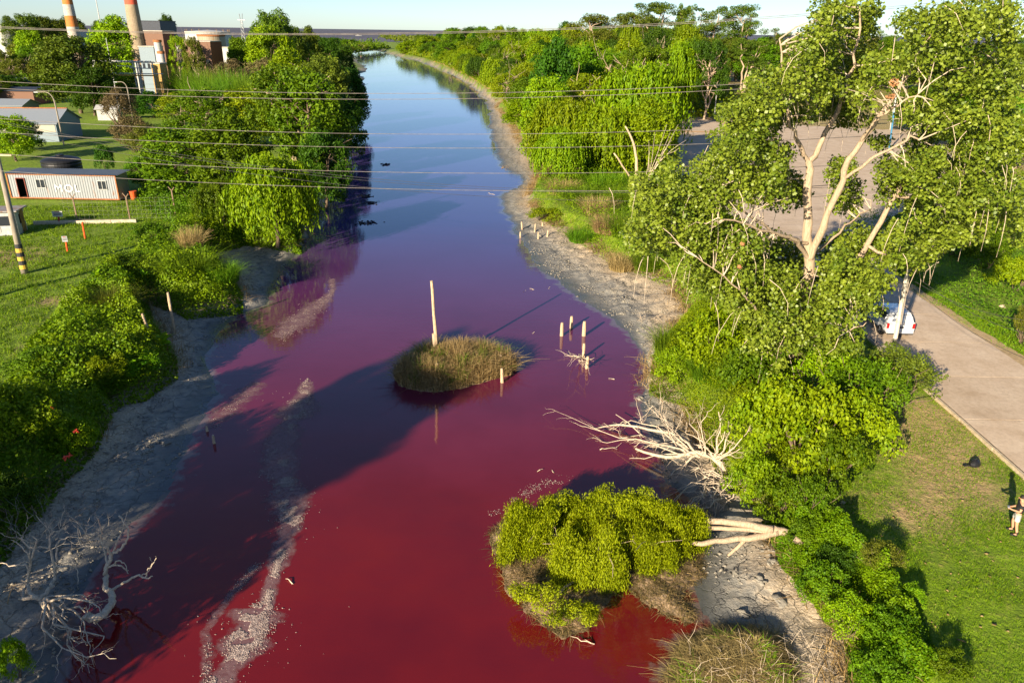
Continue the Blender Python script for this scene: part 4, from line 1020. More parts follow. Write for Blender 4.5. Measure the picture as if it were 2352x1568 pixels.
# ================================================================== ISLETS AND DEBRIS MATS
def mound(name, poly, h, mat, root, step=.14, edge=.8, seed=0, amp=.25, z0=-.05, rough=.16):
    P = roughen(np.array(poly), rough, seed); lo, hi = P.min(0) - .4, P.max(0) + .4
    xs = np.arange(lo[0], hi[0], step); ys = np.arange(lo[1], hi[1], step); X_, Y_ = np.meshgrid(xs, ys)
    d = -sdist(P, X_.ravel(), Y_.ravel()) + (fbm(X_.ravel() * 2, Y_.ravel() * 2, seed) - .5) * .3
    f = lambda d, x, y: z0 + (h * np.clip(sst(0, edge, d), 0, 1) + amp * (fbm(x * 2.2, y * 2.2, seed + 2) - .5)) * sst(-.1, .5, d) + .05 * sst(-.1, .05, d) - .2 * (d < -.1)
    Zm = f(d, X_.ravel(), Y_.ravel()); w_ = len(xs)
    ii = (np.arange(len(ys) - 1)[:, None] * w_ + np.arange(w_ - 1)[None, :]).ravel(); F_ = np.c_[ii, ii + 1, ii + w_ + 1, ii + w_]
    F_ = F_[d[F_].max(1) > -.12]
    me = mesh_np(name, np.c_[X_.ravel(), Y_.ravel(), Zm] - np.array([*root.location]), F_, smooth=True)
    part(name, me, mat, root)
    return P, lambda x, y: f(-sdist(P, x, y) + (fbm(np.asarray(x) * 2, np.asarray(y) * 2, seed) - .5) * .3, np.asarray(x), np.asarray(y))
def cover(name, P, zf, n, H, wd, lean, mat, seed, root, curl=.5, inset=.05, dirs=None, keep=0.0):
    r = np.random.default_rng(seed); lo, hi = P.min(0), P.max(0); x = r.uniform(lo[0], hi[0], n * 3); y = r.uniform(lo[1], hi[1], n * 3)
    ok = (-sdist(P, x, y) > inset) & (vnoise(x * 1.6, y * 1.6, seed) > keep); x, y = x[ok][:n], y[ok][:n]
    V, F_, t = blades(np.c_[x, y, zf(x, y)], H * (.5 + vnoise(x * 1.2, y * 1.2, seed + 4)), wd, lean, r, curl, 3)
    return part(name, mesh_np(name, V - np.array([*root.location]), F_, t), mat, root, kind='stuff')
M_BLK0 = simple('dark_weed', (.03, .03, .035), rough=.9)
M_DEBRIS = simple('debris_brown', (.36, .25, .15), (.10, .07, .045), 7, .9, bmp=.08)
t = thing('grass_islet', 'islet of tall straw and green grass in the middle of the red river', 'islet', at(1040, 855, 0))
P, zf = mound('mound', line_at([(905, 868), (925, 845), (985, 822), (1060, 812), (1130, 818), (1186, 842), (1176, 862), (1120, 876), (1060, 893), (1000, 902), (945, 896), (915, 886)]), .65, M_DEBRIS, t, seed=3, rough=.1)
cover('dry_grass', P, zf, 15000, .85, .04, .35, L_DRY, 5, t, .6)
cover('green_grass', P, zf, 3000, .85, .04, .3, L_REED, 6, t, .55, .15, keep=.58)
cover('grass_fringe', P, zf, 1600, .32, .035, .7, L_DRY, 7, t, .6, -.02)
t = thing('debris_mat', 'floating mat of brown reeds and rubbish under the fallen willow', 'debris mat', at(1350, 1300, 0))
P, zf = mound('mat', line_at([(1122, 1222), (1150, 1195), (1200, 1170), (1300, 1150), (1450, 1160), (1560, 1195), (1610, 1250), (1640, 1325), (1585, 1350), (1600, 1428), (1570, 1438), (1515, 1412), (1455, 1372), (1440, 1345), (1405, 1362), (1385, 1400), (1345, 1450), (1290, 1466), (1245, 1436), (1200, 1398), (1158, 1352), (1150, 1300), (1128, 1262)]), .22, M_DEBRIS, t, seed=13, rough=.12, amp=.3, step=.09)
cover('reed_litter', P, zf, 15000, .11, .026, 1.3, L_BRN, 15, t, .5, .0)
cover('pale_reed_litter', P, zf, 9000, .13, .022, 1.3, L_DRY, 16, t, .5, .02)
t = thing('debris_mat', 'brown mat of reeds and twigs at the bottom right edge of the river', 'debris mat', at(1700, 1520, 0))
P, zf = mound('mat', line_at([(1525, 1640), (1530, 1540), (1555, 1482), (1600, 1452), (1660, 1440), (1740, 1438), (1800, 1460), (1860, 1540), (1900, 1640)]), .75, M_DEBRIS, t, seed=23, rough=.12, amp=.4, step=.09, edge=1.6)
cover('reed_litter', P, zf, 11000, .16, .022, 1.1, L_BRN, 25, t, .5, .0)
cover('pale_reed_litter', P, zf, 9000, .22, .018, 1.1, L_DRY, 26, t, .5, .02)
cover('green_shoots', P, zf, 1500, .3, .03, .7, L_YEL, 27, t, .4, .4, keep=.6)
r = np.random.default_rng(5)
g = G()
for q in range(110):
    a = at(r.uniform(1580, 1880), r.uniform(1470, 1600), r.uniform(.4, .8)); d = r.normal(0, .32, 3); d[2] = abs(d[2]) + .1
    g.tube([a, a + d * .5, a + d + r.normal(0, .1, 3)], [.007, .005, .003], 4, cap=False)
part('twigs', g, DEADW, t, world=True, kind='stuff')

# ================================================================== FALLEN WILLOW
fb = at(1768, 1218, 1.5)
t = thing('fallen_willow', 'toppled willow with bright hanging leaves lying over the brown debris mat', 'tree', fb)
g = G(); r = np.random.default_rng(8)
A = lambda u, v, z: at(u, v, z)
through(g, [A(1775, 1215, 1.5), A(1700, 1202, 1.5), A(1610, 1196, 1.3), A(1520, 1205, 1.1), A(1400, 1215, 1.0), A(1260, 1230, .8)], .17, .05, 9, 4, .015)
through(g, [A(1770, 1222, 1.35), A(1700, 1214, 1.25), A(1600, 1212, 1.0), A(1480, 1225, .9), A(1390, 1250, .8)], .12, .04, 8, 4, .015)
through(g, [A(1785, 1222, 1.35), A(1740, 1232, 1.2), A(1680, 1240, 1.0), A(1610, 1246, .9), A(1560, 1246, .8), A(1450, 1265, .6), A(1340, 1320, .5), A(1270, 1370, .4)], .15, .04, 8, 4, .02)
through(g, [A(1712, 1238, 1.0), A(1692, 1258, .6), A(1672, 1275, .25)], .09, .06, 6, 3, .01)
through(g, [A(1775, 1216, 1.4), A(1810, 1225, 1.3), A(1840, 1250, 1.2)], .2, .12, 8, 3, .02)
for q in range(26):
    a = A(r.uniform(1240, 1560), r.uniform(1180, 1260), r.uniform(1.0, 1.6)); limb(g, a, a + [r.normal(-.3, .8), r.normal(-.3, .8), r.uniform(-.2, .6)], .025, .008, r, 3, .1, 4)
part('trunk', g, BARK_P, t, world=True, smooth=True)
C = []
for (u, v, a, b, z, k) in [(1240, 1165, 55, 22, 2.2, 12), (1215, 1200, 35, 22, 1.9, 8), (1310, 1160, 50, 18, 2.3, 12), (1400, 1150, 60, 20, 2.3, 12), (1480, 1160, 50, 20, 2.2, 10), (1550, 1175, 45, 20, 2.1, 14), (1590, 1180, 18, 12, 1.9, 6),
                           (1340, 1215, 60, 25, 1.8, 12), (1440, 1215, 70, 22, 1.9, 16), (1380, 1260, 55, 25, 1.5, 14), (1500, 1235, 40, 15, 1.7, 8), (1330, 1290, 45, 22, 1.2, 12)]:
    for q in range(k): an = r.uniform(0, 6.28); s = math.sqrt(r.uniform()); C.append(A(u + a * s * math.cos(an), v + b * s * math.sin(an), z + r.normal(0, .12)))
C = np.array(C)
a_ = strands(C[::3], r, 9000, 2.5, .055, .125, .16, .22)
C2 = np.array([A(r.uniform(1180, 1290), r.uniform(1345, 1375), .75 + r.uniform(0, .4)) for q in range(26)] + [A(r.uniform(1235, 1370), r.uniform(1385, 1425), .5 + r.uniform(0, .3)) for q in range(30)] + [A(r.uniform(1390, 1490), r.uniform(1115, 1150), 2.5) for q in range(14)] + [A(r.uniform(1270, 1310), r.uniform(1130, 1150), 2.3) for q in range(6)])
b_ = clump_leaves(C2, .3, 90, .11, r, aspect=.32, squash=.6)
c_ = clump_leaves(C, .25, 12, .12, r, aspect=.32, squash=.7)
V, F_, tn = merge(a_, b_, c_)
part('crown', mesh_np('crown', V - np.array([*t.location]), F_, tn), L_FALL, t)

# ================================================================== DEAD TREES
def deadlimb(g, a, b, r0, r, depth=2, bend=.12, drop=0.0, nsub=4):
    a = np.asarray(a, float); b = np.asarray(b, float); L_ = np.linalg.norm(b - a); n_ = 5
    t_ = np.linspace(0, 1, n_ + 1)[:, None]; P = a + (b - a) * t_; side = unit(r.normal(size=3))
    P += side * np.sin(t_ * math.pi) * L_ * bend; P[1:-1] += r.normal(0, .03 * L_, (n_ - 1, 3)); P[:, 2] -= drop * t_[:, 0] ** 2 * L_
    g.tube(P, np.linspace(r0, r0 * .35, n_ + 1), 6 if r0 > .04 else 4, cap=False)
    if depth:
        for q in range(nsub):
            i = r.integers(1, n_ + 1); d = unit((b - a)) + r.normal(0, .55, 3); deadlimb(g, P[i], P[i] + unit(d) * L_ * r.uniform(.2, .45), max(r0 * .4, .007), r, depth - 1, bend, drop, nsub)
r = np.random.default_rng(21)
t = thing('bleached_tree', 'bleached fallen tree spreading white branches from the right bank over the red water', 'dead tree', at(1640, 1060, .6))
g = G(); o_ = A(1645, 1055, .9)
through(g, [A(1665, 1085, .6), o_, A(1600, 1040, .95), A(1530, 1050, .55), A(1460, 1030, .4)], .17, .05, 8, 3, .02)
through(g, [A(1600, 1040, .9), A(1560, 1000, .8), A(1490, 985, .45), A(1420, 975, .3), A(1365, 985, .2)], .10, .03, 6, 3, .03)
for (u, v, z, rr_) in [(1415, 945, .6, .05), (1345, 972, .3, .04), (1395, 1012, .2, .04), (1450, 960, .8, .05), (1500, 925, .9, .05), (1480, 1050, .2, .05), (1540, 1090, .3, .06), (1520, 940, 1.2, .04), (1560, 925, .6, .04), (1500, 1010, .4, .05), (1430, 1000, .25, .04)]:
    deadlimb(g, A(1600 + r.uniform(-30, 30), 1035 + r.uniform(-15, 15), .9), A(u, v, z), rr_, r, 2, .08, .03, 5)
for (u, v, z) in [(1610, 940, 3.0), (1650, 915, 3.2), (1690, 925, 3.0), (1715, 965, 2.6), (1700, 1000, 2.0), (1665, 960, 2.6), (1575, 965, 2.2)]:
    deadlimb(g, A(1640, 1055, .9), A(u, v + 30, z), .045, r, 2, .1, 0, 5)
part('branches', g, DEADW, t, world=True)
t = thing('bleached_tree', 'grey root tangle below the bleached fallen tree at the foot of the bank', 'dead tree', at(1660, 1110, .6)); g = G()
for q in range(34):
    deadlimb(g, A(1650 + r.uniform(-40, 40), 1110 + r.uniform(-25, 40), .9), A(1600 + r.uniform(-80, 110), 1110 + r.uniform(-60, 70), r.uniform(.15, 1.1)), .03, r, 1, .15, .1, 4)
part('branches', g, DEADW, t, world=True)
t = thing('dead_branch_pile', 'small pile of dead pale branches on the wet grey mud', 'dead branch', at(1497, 742, .1)); g = G()
for q in range(26):
    an = r.uniform(0, 6.28); c = A(1497 + r.normal(0, 14), 742 + r.normal(0, 3), .1); deadlimb(g, c, c + [math.cos(an) * .9, math.sin(an) * .8, r.uniform(.1, .7)], .022, r, 1, .2, .1, 3)
part('branches', g, DEADW, t, world=True)
def Q5(x, y, dy=0.0):
    u, v = x * .2812, 1127 + y * .2812; q = aty(u, v, 22.5 + dy)
    return q if q[2] > .5 else at(u, v, .45 + .25 * abs(math.sin(x * .02)))
t = thing('dead_tree', 'leafless dead tree with curling pale limbs on the dark mud at the lower left', 'dead tree', at(225, 1405, .3))
g = G(); S = lambda pts, a, b: through(g, [Q5(*q) for q in pts], a, b, 7, 4, .02)
S([(700, 1010, 0), (760, 1040, 0), (850, 1000, 0), (905, 930, 0), (910, 860, 0), (890, 815, 0)], .16, .11)
S([(890, 815, 0), (862, 790, 0), (865, 700, 0), (855, 650, 0), (890, 590, .1), (915, 520, .2), (980, 470, .3), (1040, 400, .4), (1045, 300, .5), (970, 200, .6)], .11, .025)
S([(915, 520, .2), (860, 450, 0), (830, 400, 0), (825, 320, -.2), (800, 220, -.4)], .06, .015)
S([(830, 400, 0), (760, 390, 0), (690, 330, -.2)], .04, .012); S([(855, 650, 0), (870, 580, .2), (850, 470, .4), (820, 400, .5)], .05, .02)
S([(890, 620, 0), (950, 600, 0), (1010, 630, 0), (1050, 675, 0)], .045, .012); S([(930, 600, 0), (960, 565, 0), (1010, 590, 0), (1050, 650, 0)], .03, .012)
S([(915, 810, 0), (970, 770, -.2), (1060, 720, -.5), (1140, 690, -.7), (1190, 715, -.8), (1245, 695, -.9)], .06, .02)
S([(1190, 700, -.8), (1210, 640, -.8), (1250, 600, -.8), (1272, 535, -.8)], .03, .012); S([(1150, 690, -.7), (1200, 660, -.7), (1240, 590, -.7), (1222, 540, -.7)], .02, .01)
S([(915, 540, .2), (960, 400, .3), (990, 340, .3), (1040, 170, .4)], .035, .01)
S([(340, 880, -.5), (260, 850, -.5), (230, 760, -.5), (245, 620, -.5), (250, 500, -.5), (170, 380, -.5)], .09, .02)
S([(245, 560, -.5), (300, 420, -.4), (260, 370, -.4)], .05, .015); S([(240, 640, -.5), (200, 600, -.5), (100, 610, -.4), (0, 590, -.3)], .045, .015)
S([(240, 660, -.5), (250, 590, -.6), (190, 580, -.8), (130, 620, -.9)], .035, .012); S([(250, 560, -.5), (180, 450, -.4), (90, 400, -.3)], .035, .01)
S([(340, 870, -.5), (400, 800, -.4), (440, 720, -.3), (445, 640, -.2), (430, 540, -.2), (400, 430, -.2), (420, 350, -.1), (500, 310, 0)], .08, .02)
S([(445, 650, -.2), (465, 600, -.2), (462, 470, -.1), (490, 400, 0), (580, 375, .1), (640, 390, .1), (668, 465, .1)], .045, .012)
S([(450, 640, -.2), (500, 612, -.2), (580, 615, 0), (630, 660, .1), (635, 760, .1)], .045, .012); S([(400, 470, -.2), (330, 455, -.3), (290, 470, -.3)], .03, .012)
S([(340, 890, -.5), (290, 870, -.5), (200, 880, -.5), (160, 870, -.5)], .10, .06); S([(200, 880, -.5), (190, 820, -.4), (210, 760, -.4)], .06, .03)
for (x, y, z) in [(630, 1400, 0), (715, 1395, .1), (785, 1110, .2), (610, 1230, .1), (835, 1040, .2), (450, 1130, 0), (760, 960, .2), (860, 1220, .3), (700, 1170, .2), (560, 1080, .1)]:
    deadlimb(g, Q5(330 + r.uniform(-30, 60), 885 + r.uniform(-15, 25), -.5), Q5(x, y, z - .6), .05, r, 2, .14, -.05, 3)
for q in range(26):
    x, y = [(250, 420), (420, 380), (170, 400), (280, 760), (700, 380), (480, 300)][q % 6]; a = Q5(x + r.normal(0, 20), y + r.normal(0, 20), -.3); deadlimb(g, a, a + unit(r.normal(size=3) + [0, 0, .9]) * r.uniform(.4, 1.1), .014, r, 1, .15, 0, 4)
part('branches', g, DEADW, t, world=True, smooth=True)
g = G(); r2 = np.random.default_rng(3)
t = thing('dead_branch_pile', 'tangle of thin grey twigs in the shade above the dead tree', 'dead branch', at(120, 1180, .6))
for q in range(46):
    a = A(r2.uniform(20, 260), r2.uniform(1190, 1270), r2.uniform(.3, .7)); deadlimb(g, a, a + unit(r2.normal(size=3) + [0, 0, 1]) * r2.uniform(.6, 1.8), .013, r2, 1, .15, 0, 4)
part('branches', g, simple('grey_twig', (.3, .27, .24), rough=.9), t, world=True)

# ================================================================== STAKES AND POSTS IN THE RIVER
def stake(u, v, z, H, rad, label, lean=(0, 0), split=False, name='wooden_stake', mat=None):
    b = at(u, v, z); g = G(); rr = np.random.default_rng(int(u * 7 + v)); k = 6
    P = [b + np.array([lean[0] * i / k * H, lean[1] * i / k * H, -.5 + (H + .5) * i / k]) for i in range(k + 1)]
    g.tube(P, [rad * rr.uniform(.85, 1.12) for _ in range(k)] + [rad * .75], 8)
    o = link(name, g.mesh(name, off=b, smooth=False), mat or WOODP, loc=b); return tag(o, label, 'stake', 'stakes standing in the river')
S_ = stake
S_(1290, 771, 0, 1.0, .12, 'thick pale stake in open water, leftmost of the four by the reflection')
S_(1312, 754, 0, .95, .11, 'thick pale stake with small twigs at its foot behind the leftmost one')
S_(1341, 771, 0, 1.1, .13, 'thickest pale stake right of the twig footed one')
S_(1340, 822, 0, 1.05, .10, 'stake wrapped in white dead branches')
S_(1346, 846, 0, .85, .10, 'short leaning stake just below the branch wrapped one', (.1, 0))
S_(1154, 878, 0, .95, .10, 'pale stake standing against the right edge of the grassy islet', (-.05, 0))
S_(1004, 868, .3, 1.0, .13, 'grey blunt stake in the grass at the front of the islet')
S_(1150, 845, .2, .9, .08, 'stake half hidden in straw at the right of the islet')
for i, (u, v, H) in enumerate([(1200, 528, .9), (1195, 545, .6), (1227, 535, 1.0), (1247, 524, .65), (1236, 550, .8), (1256, 547, .85), (1304, 527, .6)]):
    S_(u, v, .05, H, .09, ['tallest left stake of the small group at the grey mud edge', 'short leaning stake below the left one of the small group', 'middle stake of the small group in shallow water', 'short stake behind the middle one on the mud', 'stake beside the grey lump in the small group', 'slanting stake right of the grey lump', 'lone small stake on the sandy spot by the rushes'][i], (.12 * (i % 3 - 1), 0))
S_(403, 772, .2, 3.2, .10, 'tall upright stake at the left shore beside the broad leaved plant', (.0, 0))
S_(352, 785, 1.2, 1.9, .10, 'leaning stake in the creepers of the left bank', (-.22, .05))
S_(492, 1018, 0, .5, .07, 'short dark stump in the water at the left shore')
S_(476, 990, .0, .3, .07, 'tiny pale stump at the left mud point')
g = G(); b = at(1000, 828, .3); tp = aty(991, 645, b[1])
th = thing('wooden_pole', 'tall split wooden pole rising from the back of the grassy islet', 'pole', b)
through(g, [b - [0, 0, .5], b + (tp - b) * .35], .15, .14, 8, 3, .01); part('butt', g, WOODP, th, world=True)
g = G(); through(g, [b + (tp - b) * .22 + [.1, 0, 0], b + (tp - b) * .6 + [.05, 0, 0], tp], .11, .09, 8, 3, .01); part('shaft', g, WOODP, th, world=True)
t = thing('reed_tuft', 'small green tuft growing at the foot of the split pole', 'reeds', b)
V, F_, tn = blades(b + rng.normal(0, .12, (160, 3)) * [1, 1, 0], .7, .03, .5, rng, .5); part('blades', mesh_np('blades', V - b, F_, tn), L_REED, t)
t = thing('dead_branch_pile', 'white branches tangled round a stake in the open water', 'dead branch', at(1335, 822, 0)); g = G(); r = np.random.default_rng(6)
for (u, v, z) in [(1290, 800, .3), (1310, 790, 1.0), (1325, 795, 1.1), (1345, 800, 1.2), (1300, 815, .1), (1365, 820, .1), (1350, 795, 1.3)]:
    deadlimb(g, A(1336, 822, .1), A(u, v + z * 25, z), .03, r, 1, .12, 0, 3)
part('branches', g, DEADW, t, world=True)
for i, (u, v, s) in enumerate([(1220, 765, .5), (1205, 668, .35), (1222, 664, .35), (1262, 662, .4), (1345, 692, .35), (1405, 870, .35), (1395, 1030, .8), (1450, 1010, .5), (1240, 1080, .3), (1270, 1082, .2), (1530, 1350, .9), (1340, 1470, .8), (665, 1335, .4), (1130, 445, 1.3)]):
    t = thing('floating_stick', ['curved white stick near the islet', 'small white twig left on the violet water', 'bent twig right of the small white one', 'upright tiny twig on the violet water', 'twin twig pieces near the wet mud', 'white scrap of wood right of the stakes', 'twig raft under the bleached tree', 'broken twig beside the bleached tree', 'dark short stick in the red water', 'pale chip beside the dark stick', 'thin reed stem leaning in the red pool', 'thin stick below the debris mat', 'pale pink stick beside the foam trail', 'tan driftwood bar on the blue shallows'][i], 'stick', at(u, v, .02)); g = G()
    c = at(u, v, .03); an = r.uniform(0, 3.1); d = np.array([math.cos(an), math.sin(an), .25 if i in (0, 2, 3) else .06]) * s
    deadlimb(g, c - d * .5, c + d * .6, .028, r, 1 if s > .4 else 0, .15, 0, 2); part('stem', g, DEADW, t, world=True)

r = np.random.default_rng(44)
for i, (u, v, a, lb) in enumerate([(842, 512, 26, 'dark floating weed patch, largest on the blue water'), (852, 466, 20, 'dark weed streak above the largest patch'), (838, 451, 14, 'thin dark weed streak below the slanting wires'), (885, 378, 12, 'small dark weed speck far out on the blue water'), (812, 356, 12, 'dark snag by the shaded left shore'), (1170, 383, 22, 'brown driftwood jumble at the right shore by the broken slab')]):
    P = np.array([at(u + r.normal(0, a * .45), v + r.normal(0, 2.2), .02) for _ in range(70)])
    scatter_bits('floating_weed', lb, P, .16, M_DEBRIS if i == 5 else M_BLK0, 200 + i, cat='weed', flat=.25)
# ================================================================== FOAM AND SCUM ON THE WATER
r = np.random.default_rng(99)
TR = [(470, 1640, 30), (500, 1568, 24), (540, 1520, 20), (560, 1480, 42), (575, 1440, 52), (590, 1410, 40), (612, 1390, 14), (625, 1330, 10), (640, 1290, 12), (652, 1250, 16), (665, 1215, 30), (668, 1170, 36), (660, 1125, 36), (645, 1085, 28), (640, 1040, 26), (650, 1000, 24), (668, 965, 20), (690, 935, 40), (700, 905, 16), (705, 870, 8)]
TR2 = [(480, 985, 14), (520, 945, 22), (560, 910, 22), (600, 870, 10)]
TR3 = [(640, 775, 14), (660, 755, 26), (690, 735, 30), (715, 710, 22), (745, 690, 14), (765, 665, 6), (760, 635, 4)]
TR4 = [(470, 1568, 8), (480, 1500, 8), (470, 1450, 5), (520, 1380, 8), (560, 1330, 6), (600, 1290, 6)]
M_FILM, n, p = newmat('foam_film')
wp = wpos(n); nz = noise(n, 1.9, 8, wp, .75); n.links.new(ramp(n, noise(n, 5, 5, wp, .7), [(.35, (.20, .10, .11)), (.7, (.36, .24, .24))]), p.inputs['Base Color']); p.inputs['Roughness'].default_value = .7
al = mth(n, 'MULTIPLY', mth(n, 'MULTIPLY_ADD', mth(n, 'ADD', attr(n, 'dens'), mth(n, 'MULTIPLY', nz, 2.2)), 1.8, -2.2, clamp=True), .6)
n.links.new(al, p.inputs['Alpha'])
def film(trail, name, label, seed, dk=1.0):
    P = np.array([at(u, v, .006)[:2] for u, v, w_ in trail]); W_ = np.array([w_ / FV * (at(u, v, 0)[1] * .9 + 8) for u, v, w_ in trail]) * 1.4
    rows = []; dn = []; T_ = np.gradient(P, axis=0); T_ = T_ / np.linalg.norm(T_, axis=1)[:, None]; K = 9
    s = np.arange(0, len(P) - 1, .2)
    for q in s:
        i = int(q); f = q - i; c = P[i] * (1 - f) + P[i + 1] * f; w_ = W_[i] * (1 - f) + W_[i + 1] * f + .12; w_ *= .55 + .9 * float(vnoise(q * 1.9, seed * 3.1, seed)); tt = T_[i] * (1 - f) + T_[i + 1] * f; nn = np.array([-tt[1], tt[0]]); nn /= np.linalg.norm(nn)
        for k in range(K):
            a = (k / (K - 1) * 2 - 1); rows.append((*(c + nn * a * w_), .006)); dn.append((1 - abs(a) ** 2) * dk)
    ns = len(s); F_ = [(i * K + k, i * K + k + 1, (i + 1) * K + k + 1, (i + 1) * K + k) for i in range(ns - 1) for k in range(K - 1)]
    me = mesh_np(name, np.array(rows), np.array(F_), smooth=True); vattr(me, 'dens', dn)
    o = link(name, me, M_FILM, kind='stuff'); return tag(o, label, 'foam', kind='stuff')
film(TR, 'foam_film', 'thin violet grey scum film drifting along the left side of the red river', 1, .9)
film(TR2, 'foam_film', 'pink scum film by the left mud point', 2, .55); film(TR4, 'foam_film', 'faint scum streaks left of the main foam patch', 4, .5); film(TR3, 'foam_film', 'pale scum film off the rush clump point', 3, .75)
def crust(trail, n_, seed, spread=1.0, thr=.5, dens=None):
    r = np.random.default_rng(seed); P = np.array([(u, v) for u, v, w_ in trail], float); W_ = np.array([w_ for *_, w_ in trail], float)
    seg = np.linalg.norm(np.diff(P, axis=0), axis=1) * (W_[:-1] + W_[1:]); pr = seg / seg.sum(); i = r.choice(len(seg), n_, p=pr); f = r.uniform(0, 1, n_)
    u = P[i, 0] * (1 - f) + P[i + 1, 0] * f; v = P[i, 1] * (1 - f) + P[i + 1, 1] * f; w_ = W_[i] * (1 - f) + W_[i + 1] * f
    u = u + r.normal(0, .55, n_) * w_ * spread; v = v + r.normal(0, .4, n_) * w_ * spread
    Q = np.array([at(a, b, .012) for a, b in zip(u, v)]); keep = fbm(Q[:, 0] * 1.7, Q[:, 1] * 1.7, seed, 3) > thr
    return Q[keep]
M_FOAM = simple('foam_crust', (.46, .37, .33), (.22, .15, .14), 7, .85)
Q = np.vstack([crust(TR, 34000, 1, .7, .55), crust(TR3, 2200, 3, .9, .5), crust(TR2, 500, 2, 1, .55), crust(TR4, 420, 4, 1.6, .45), crust(TR, 500, 6, 2.2, .3), crust([(560, 1480, 40), (572, 1440, 46), (590, 1415, 36)], 9000, 7, .75, .38), crust([(1130, 1180, 10), (1180, 1150, 10), (1250, 1110, 14), (1300, 1095, 14)], 500, 8, 1, .4)])
scatter_bits('foam_crust', 'crusty pinkish foam clots floating in a long winding trail', Q, .024, M_FOAM, 5, cat='foam', flat=.3)
# ================================================================== OVERHEAD WIRES
M_WIRE = simple('old_wire', (.26, .23, .21), (.15, .13, .12), 2, .6)
M_WIRED = simple('dark_wire', (.07, .065, .07), rough=.6)
def wire(pts, y, label, mat, rad, x0, x1, group):
    P = np.array([aty(u / 1.0884, v / 1.0884, y) for u, v in pts]); c = np.polyfit(P[:, 0], P[:, 2], 2)
    xs = np.linspace(x0, x1, 36); g = G(); g.tube([(x, y, np.polyval(c, x)) for x in xs], rad, 5)
    o = link('overhead_wire', g.mesh('overhead_wire'), mat); tag(o, label, 'wire', group); return np.polyval(c, x0), np.polyval(c, x1)
Y0 = 45.0; ends = []
for pts, lb, dz in [([(100, 72), (640, 83), (1280, 79), (1580, 62), (1920, 41), (2315, 10)], 'upper of the two highest wires, along the horizon', 0),
                ([(100, 75), (640, 86), (1280, 82), (1580, 66), (1920, 45), (2315, 15)], 'lower of the two highest wires, along the horizon', .0),
                ([(0, 204), (640, 230), (1280, 232), (1715, 217)], 'wire crossing the far river, upper of the close pair above the spit', 0),
                ([(0, 222), (640, 244), (1280, 246), (1715, 231), (2176, 201)], 'wire crossing the far river, lower of the close pair above the spit', 0),
                ([(41, 300), (640, 328), (1280, 336), (1767, 323)], 'wire crossing just above the black tank', 0),
                ([(0, 331), (640, 362), (1280, 371), (1683, 362)], 'wire passing over the lawn just under the previous pair', 0),
                ([(0, 385), (640, 421), (1280, 434), (1544, 431)], 'wire crossing the top of the black tank', 0),
                ([(0, 428), (302, 445), (640, 462), (1280, 478), (1522, 477)], 'lowest pale wire, crossing the front of the white cabin roof', 0)]:
    ends.append(wire(pts, Y0, lb, M_WIRE, .013, -41, 41, 'pale overhead wires across the river'))
for pts, lb in [([(0, 298), (226, 356), (738, 424), (1280, 468), (1525, 480)], 'dark thin wire, highest of the three slanting across the blue water'), ([(0, 302), (226, 363), (738, 430), (1280, 473), (1525, 484)], 'dark thin wire, middle of the three slanting across the blue water'),
                ([(0, 318), (220, 380), (700, 439), (1280, 494), (1500, 503)], 'dark thin wire, lowest of the three slanting across the blue water')]:
    wire(pts, 52, lb, M_WIRED, .012, -40, 24, 'dark slanting wires')
for xx, k in ((-41, 0), (41, 1)):
    t = thing('power_pole', ['power pole outside the left of the view carrying the pale wires', 'power pole outside the right of the view carrying the pale wires'][k], 'pole', (xx, Y0, LAND - .2)); g = G()
    zt = max(e[k] for e in ends) + .4; g.tube([(xx, Y0 + .3, LAND - .2), (xx, Y0 + .3, zt)], [.25, .14], 8); part('shaft', g, WOODP, t, world=True)
    for e in ends: g = G().box((xx, Y0 + .12, e[k]), (.12, .5, .12)); part('bracket', g, M_WIRED, t, world=True)
# ================================================================== MATERIALS FOR BUILT THINGS
def rusty(name, base, rust=(.30, .12, .04), amt=.5, sx=1.2, rough=.6, metal=0.0, vert=.25):
    m_, n, p = newmat(name); v_ = coords(n, (sx, sx, vert * sx)); f = noise(n, 1.6, 6, v_, .65)
    c = mixc(n, ramp(n, noise(n, 5, 5, v_, .7), [(.3, (.7, .7, .7)), (.7, (1, 1, 1))]), tuple(x * .55 for x in base), base)
    c = mixc(n, ramp(n, f, [(1 - amt - .02, (0, 0, 0)), (1 - amt + .1, (1, 1, 1))]), c, rust)
    n.links.new(c, p.inputs['Base Color']); p.inputs['Roughness'].default_value = rough; p.inputs['Metallic'].default_value = metal; return m_
M_CAB = rusty('cabin_paint', (.29, .31, .33), (.28, .12, .05), .38); M_ROOFC = rusty('zinc_roof', (.24, .27, .31), (.30, .16, .10), .32, 1, .45)
M_RUST = simple('rust', (.42, .17, .06), (.25, .09, .04), 4, .9); M_BLACKP = simple('black_plastic', (.018, .018, .02), rough=.45); M_VOID = simple('dark_inside', (.012, .011, .01), rough=.9)
M_GLASS, n, p = newmat('window_glass'); p.inputs['Base Color'].default_value = (.03, .035, .045, 1); p.inputs['Roughness'].default_value = .08
M_WHITE = simple('white_paint', (.50, .50, .49), (.36, .35, .33), 3, .5); M_WALLB = rusty('blue_grey_wall', (.20, .26, .31), (.2, .22, .22), .35); M_BRICK, n, p = newmat('brickwork')
bt_ = N(n, 'ShaderNodeTexBrick'); bt_.inputs['Scale'].default_value = 1.0; bt_.inputs['Brick Width'].default_value = .5; bt_.inputs['Row Height'].default_value = .2; bt_.inputs['Color1'].default_value = (.30, .085, .035, 1); bt_.inputs['Color2'].default_value = (.22, .06, .03, 1); bt_.inputs['Mortar'].default_value = (.2, .11, .075, 1)
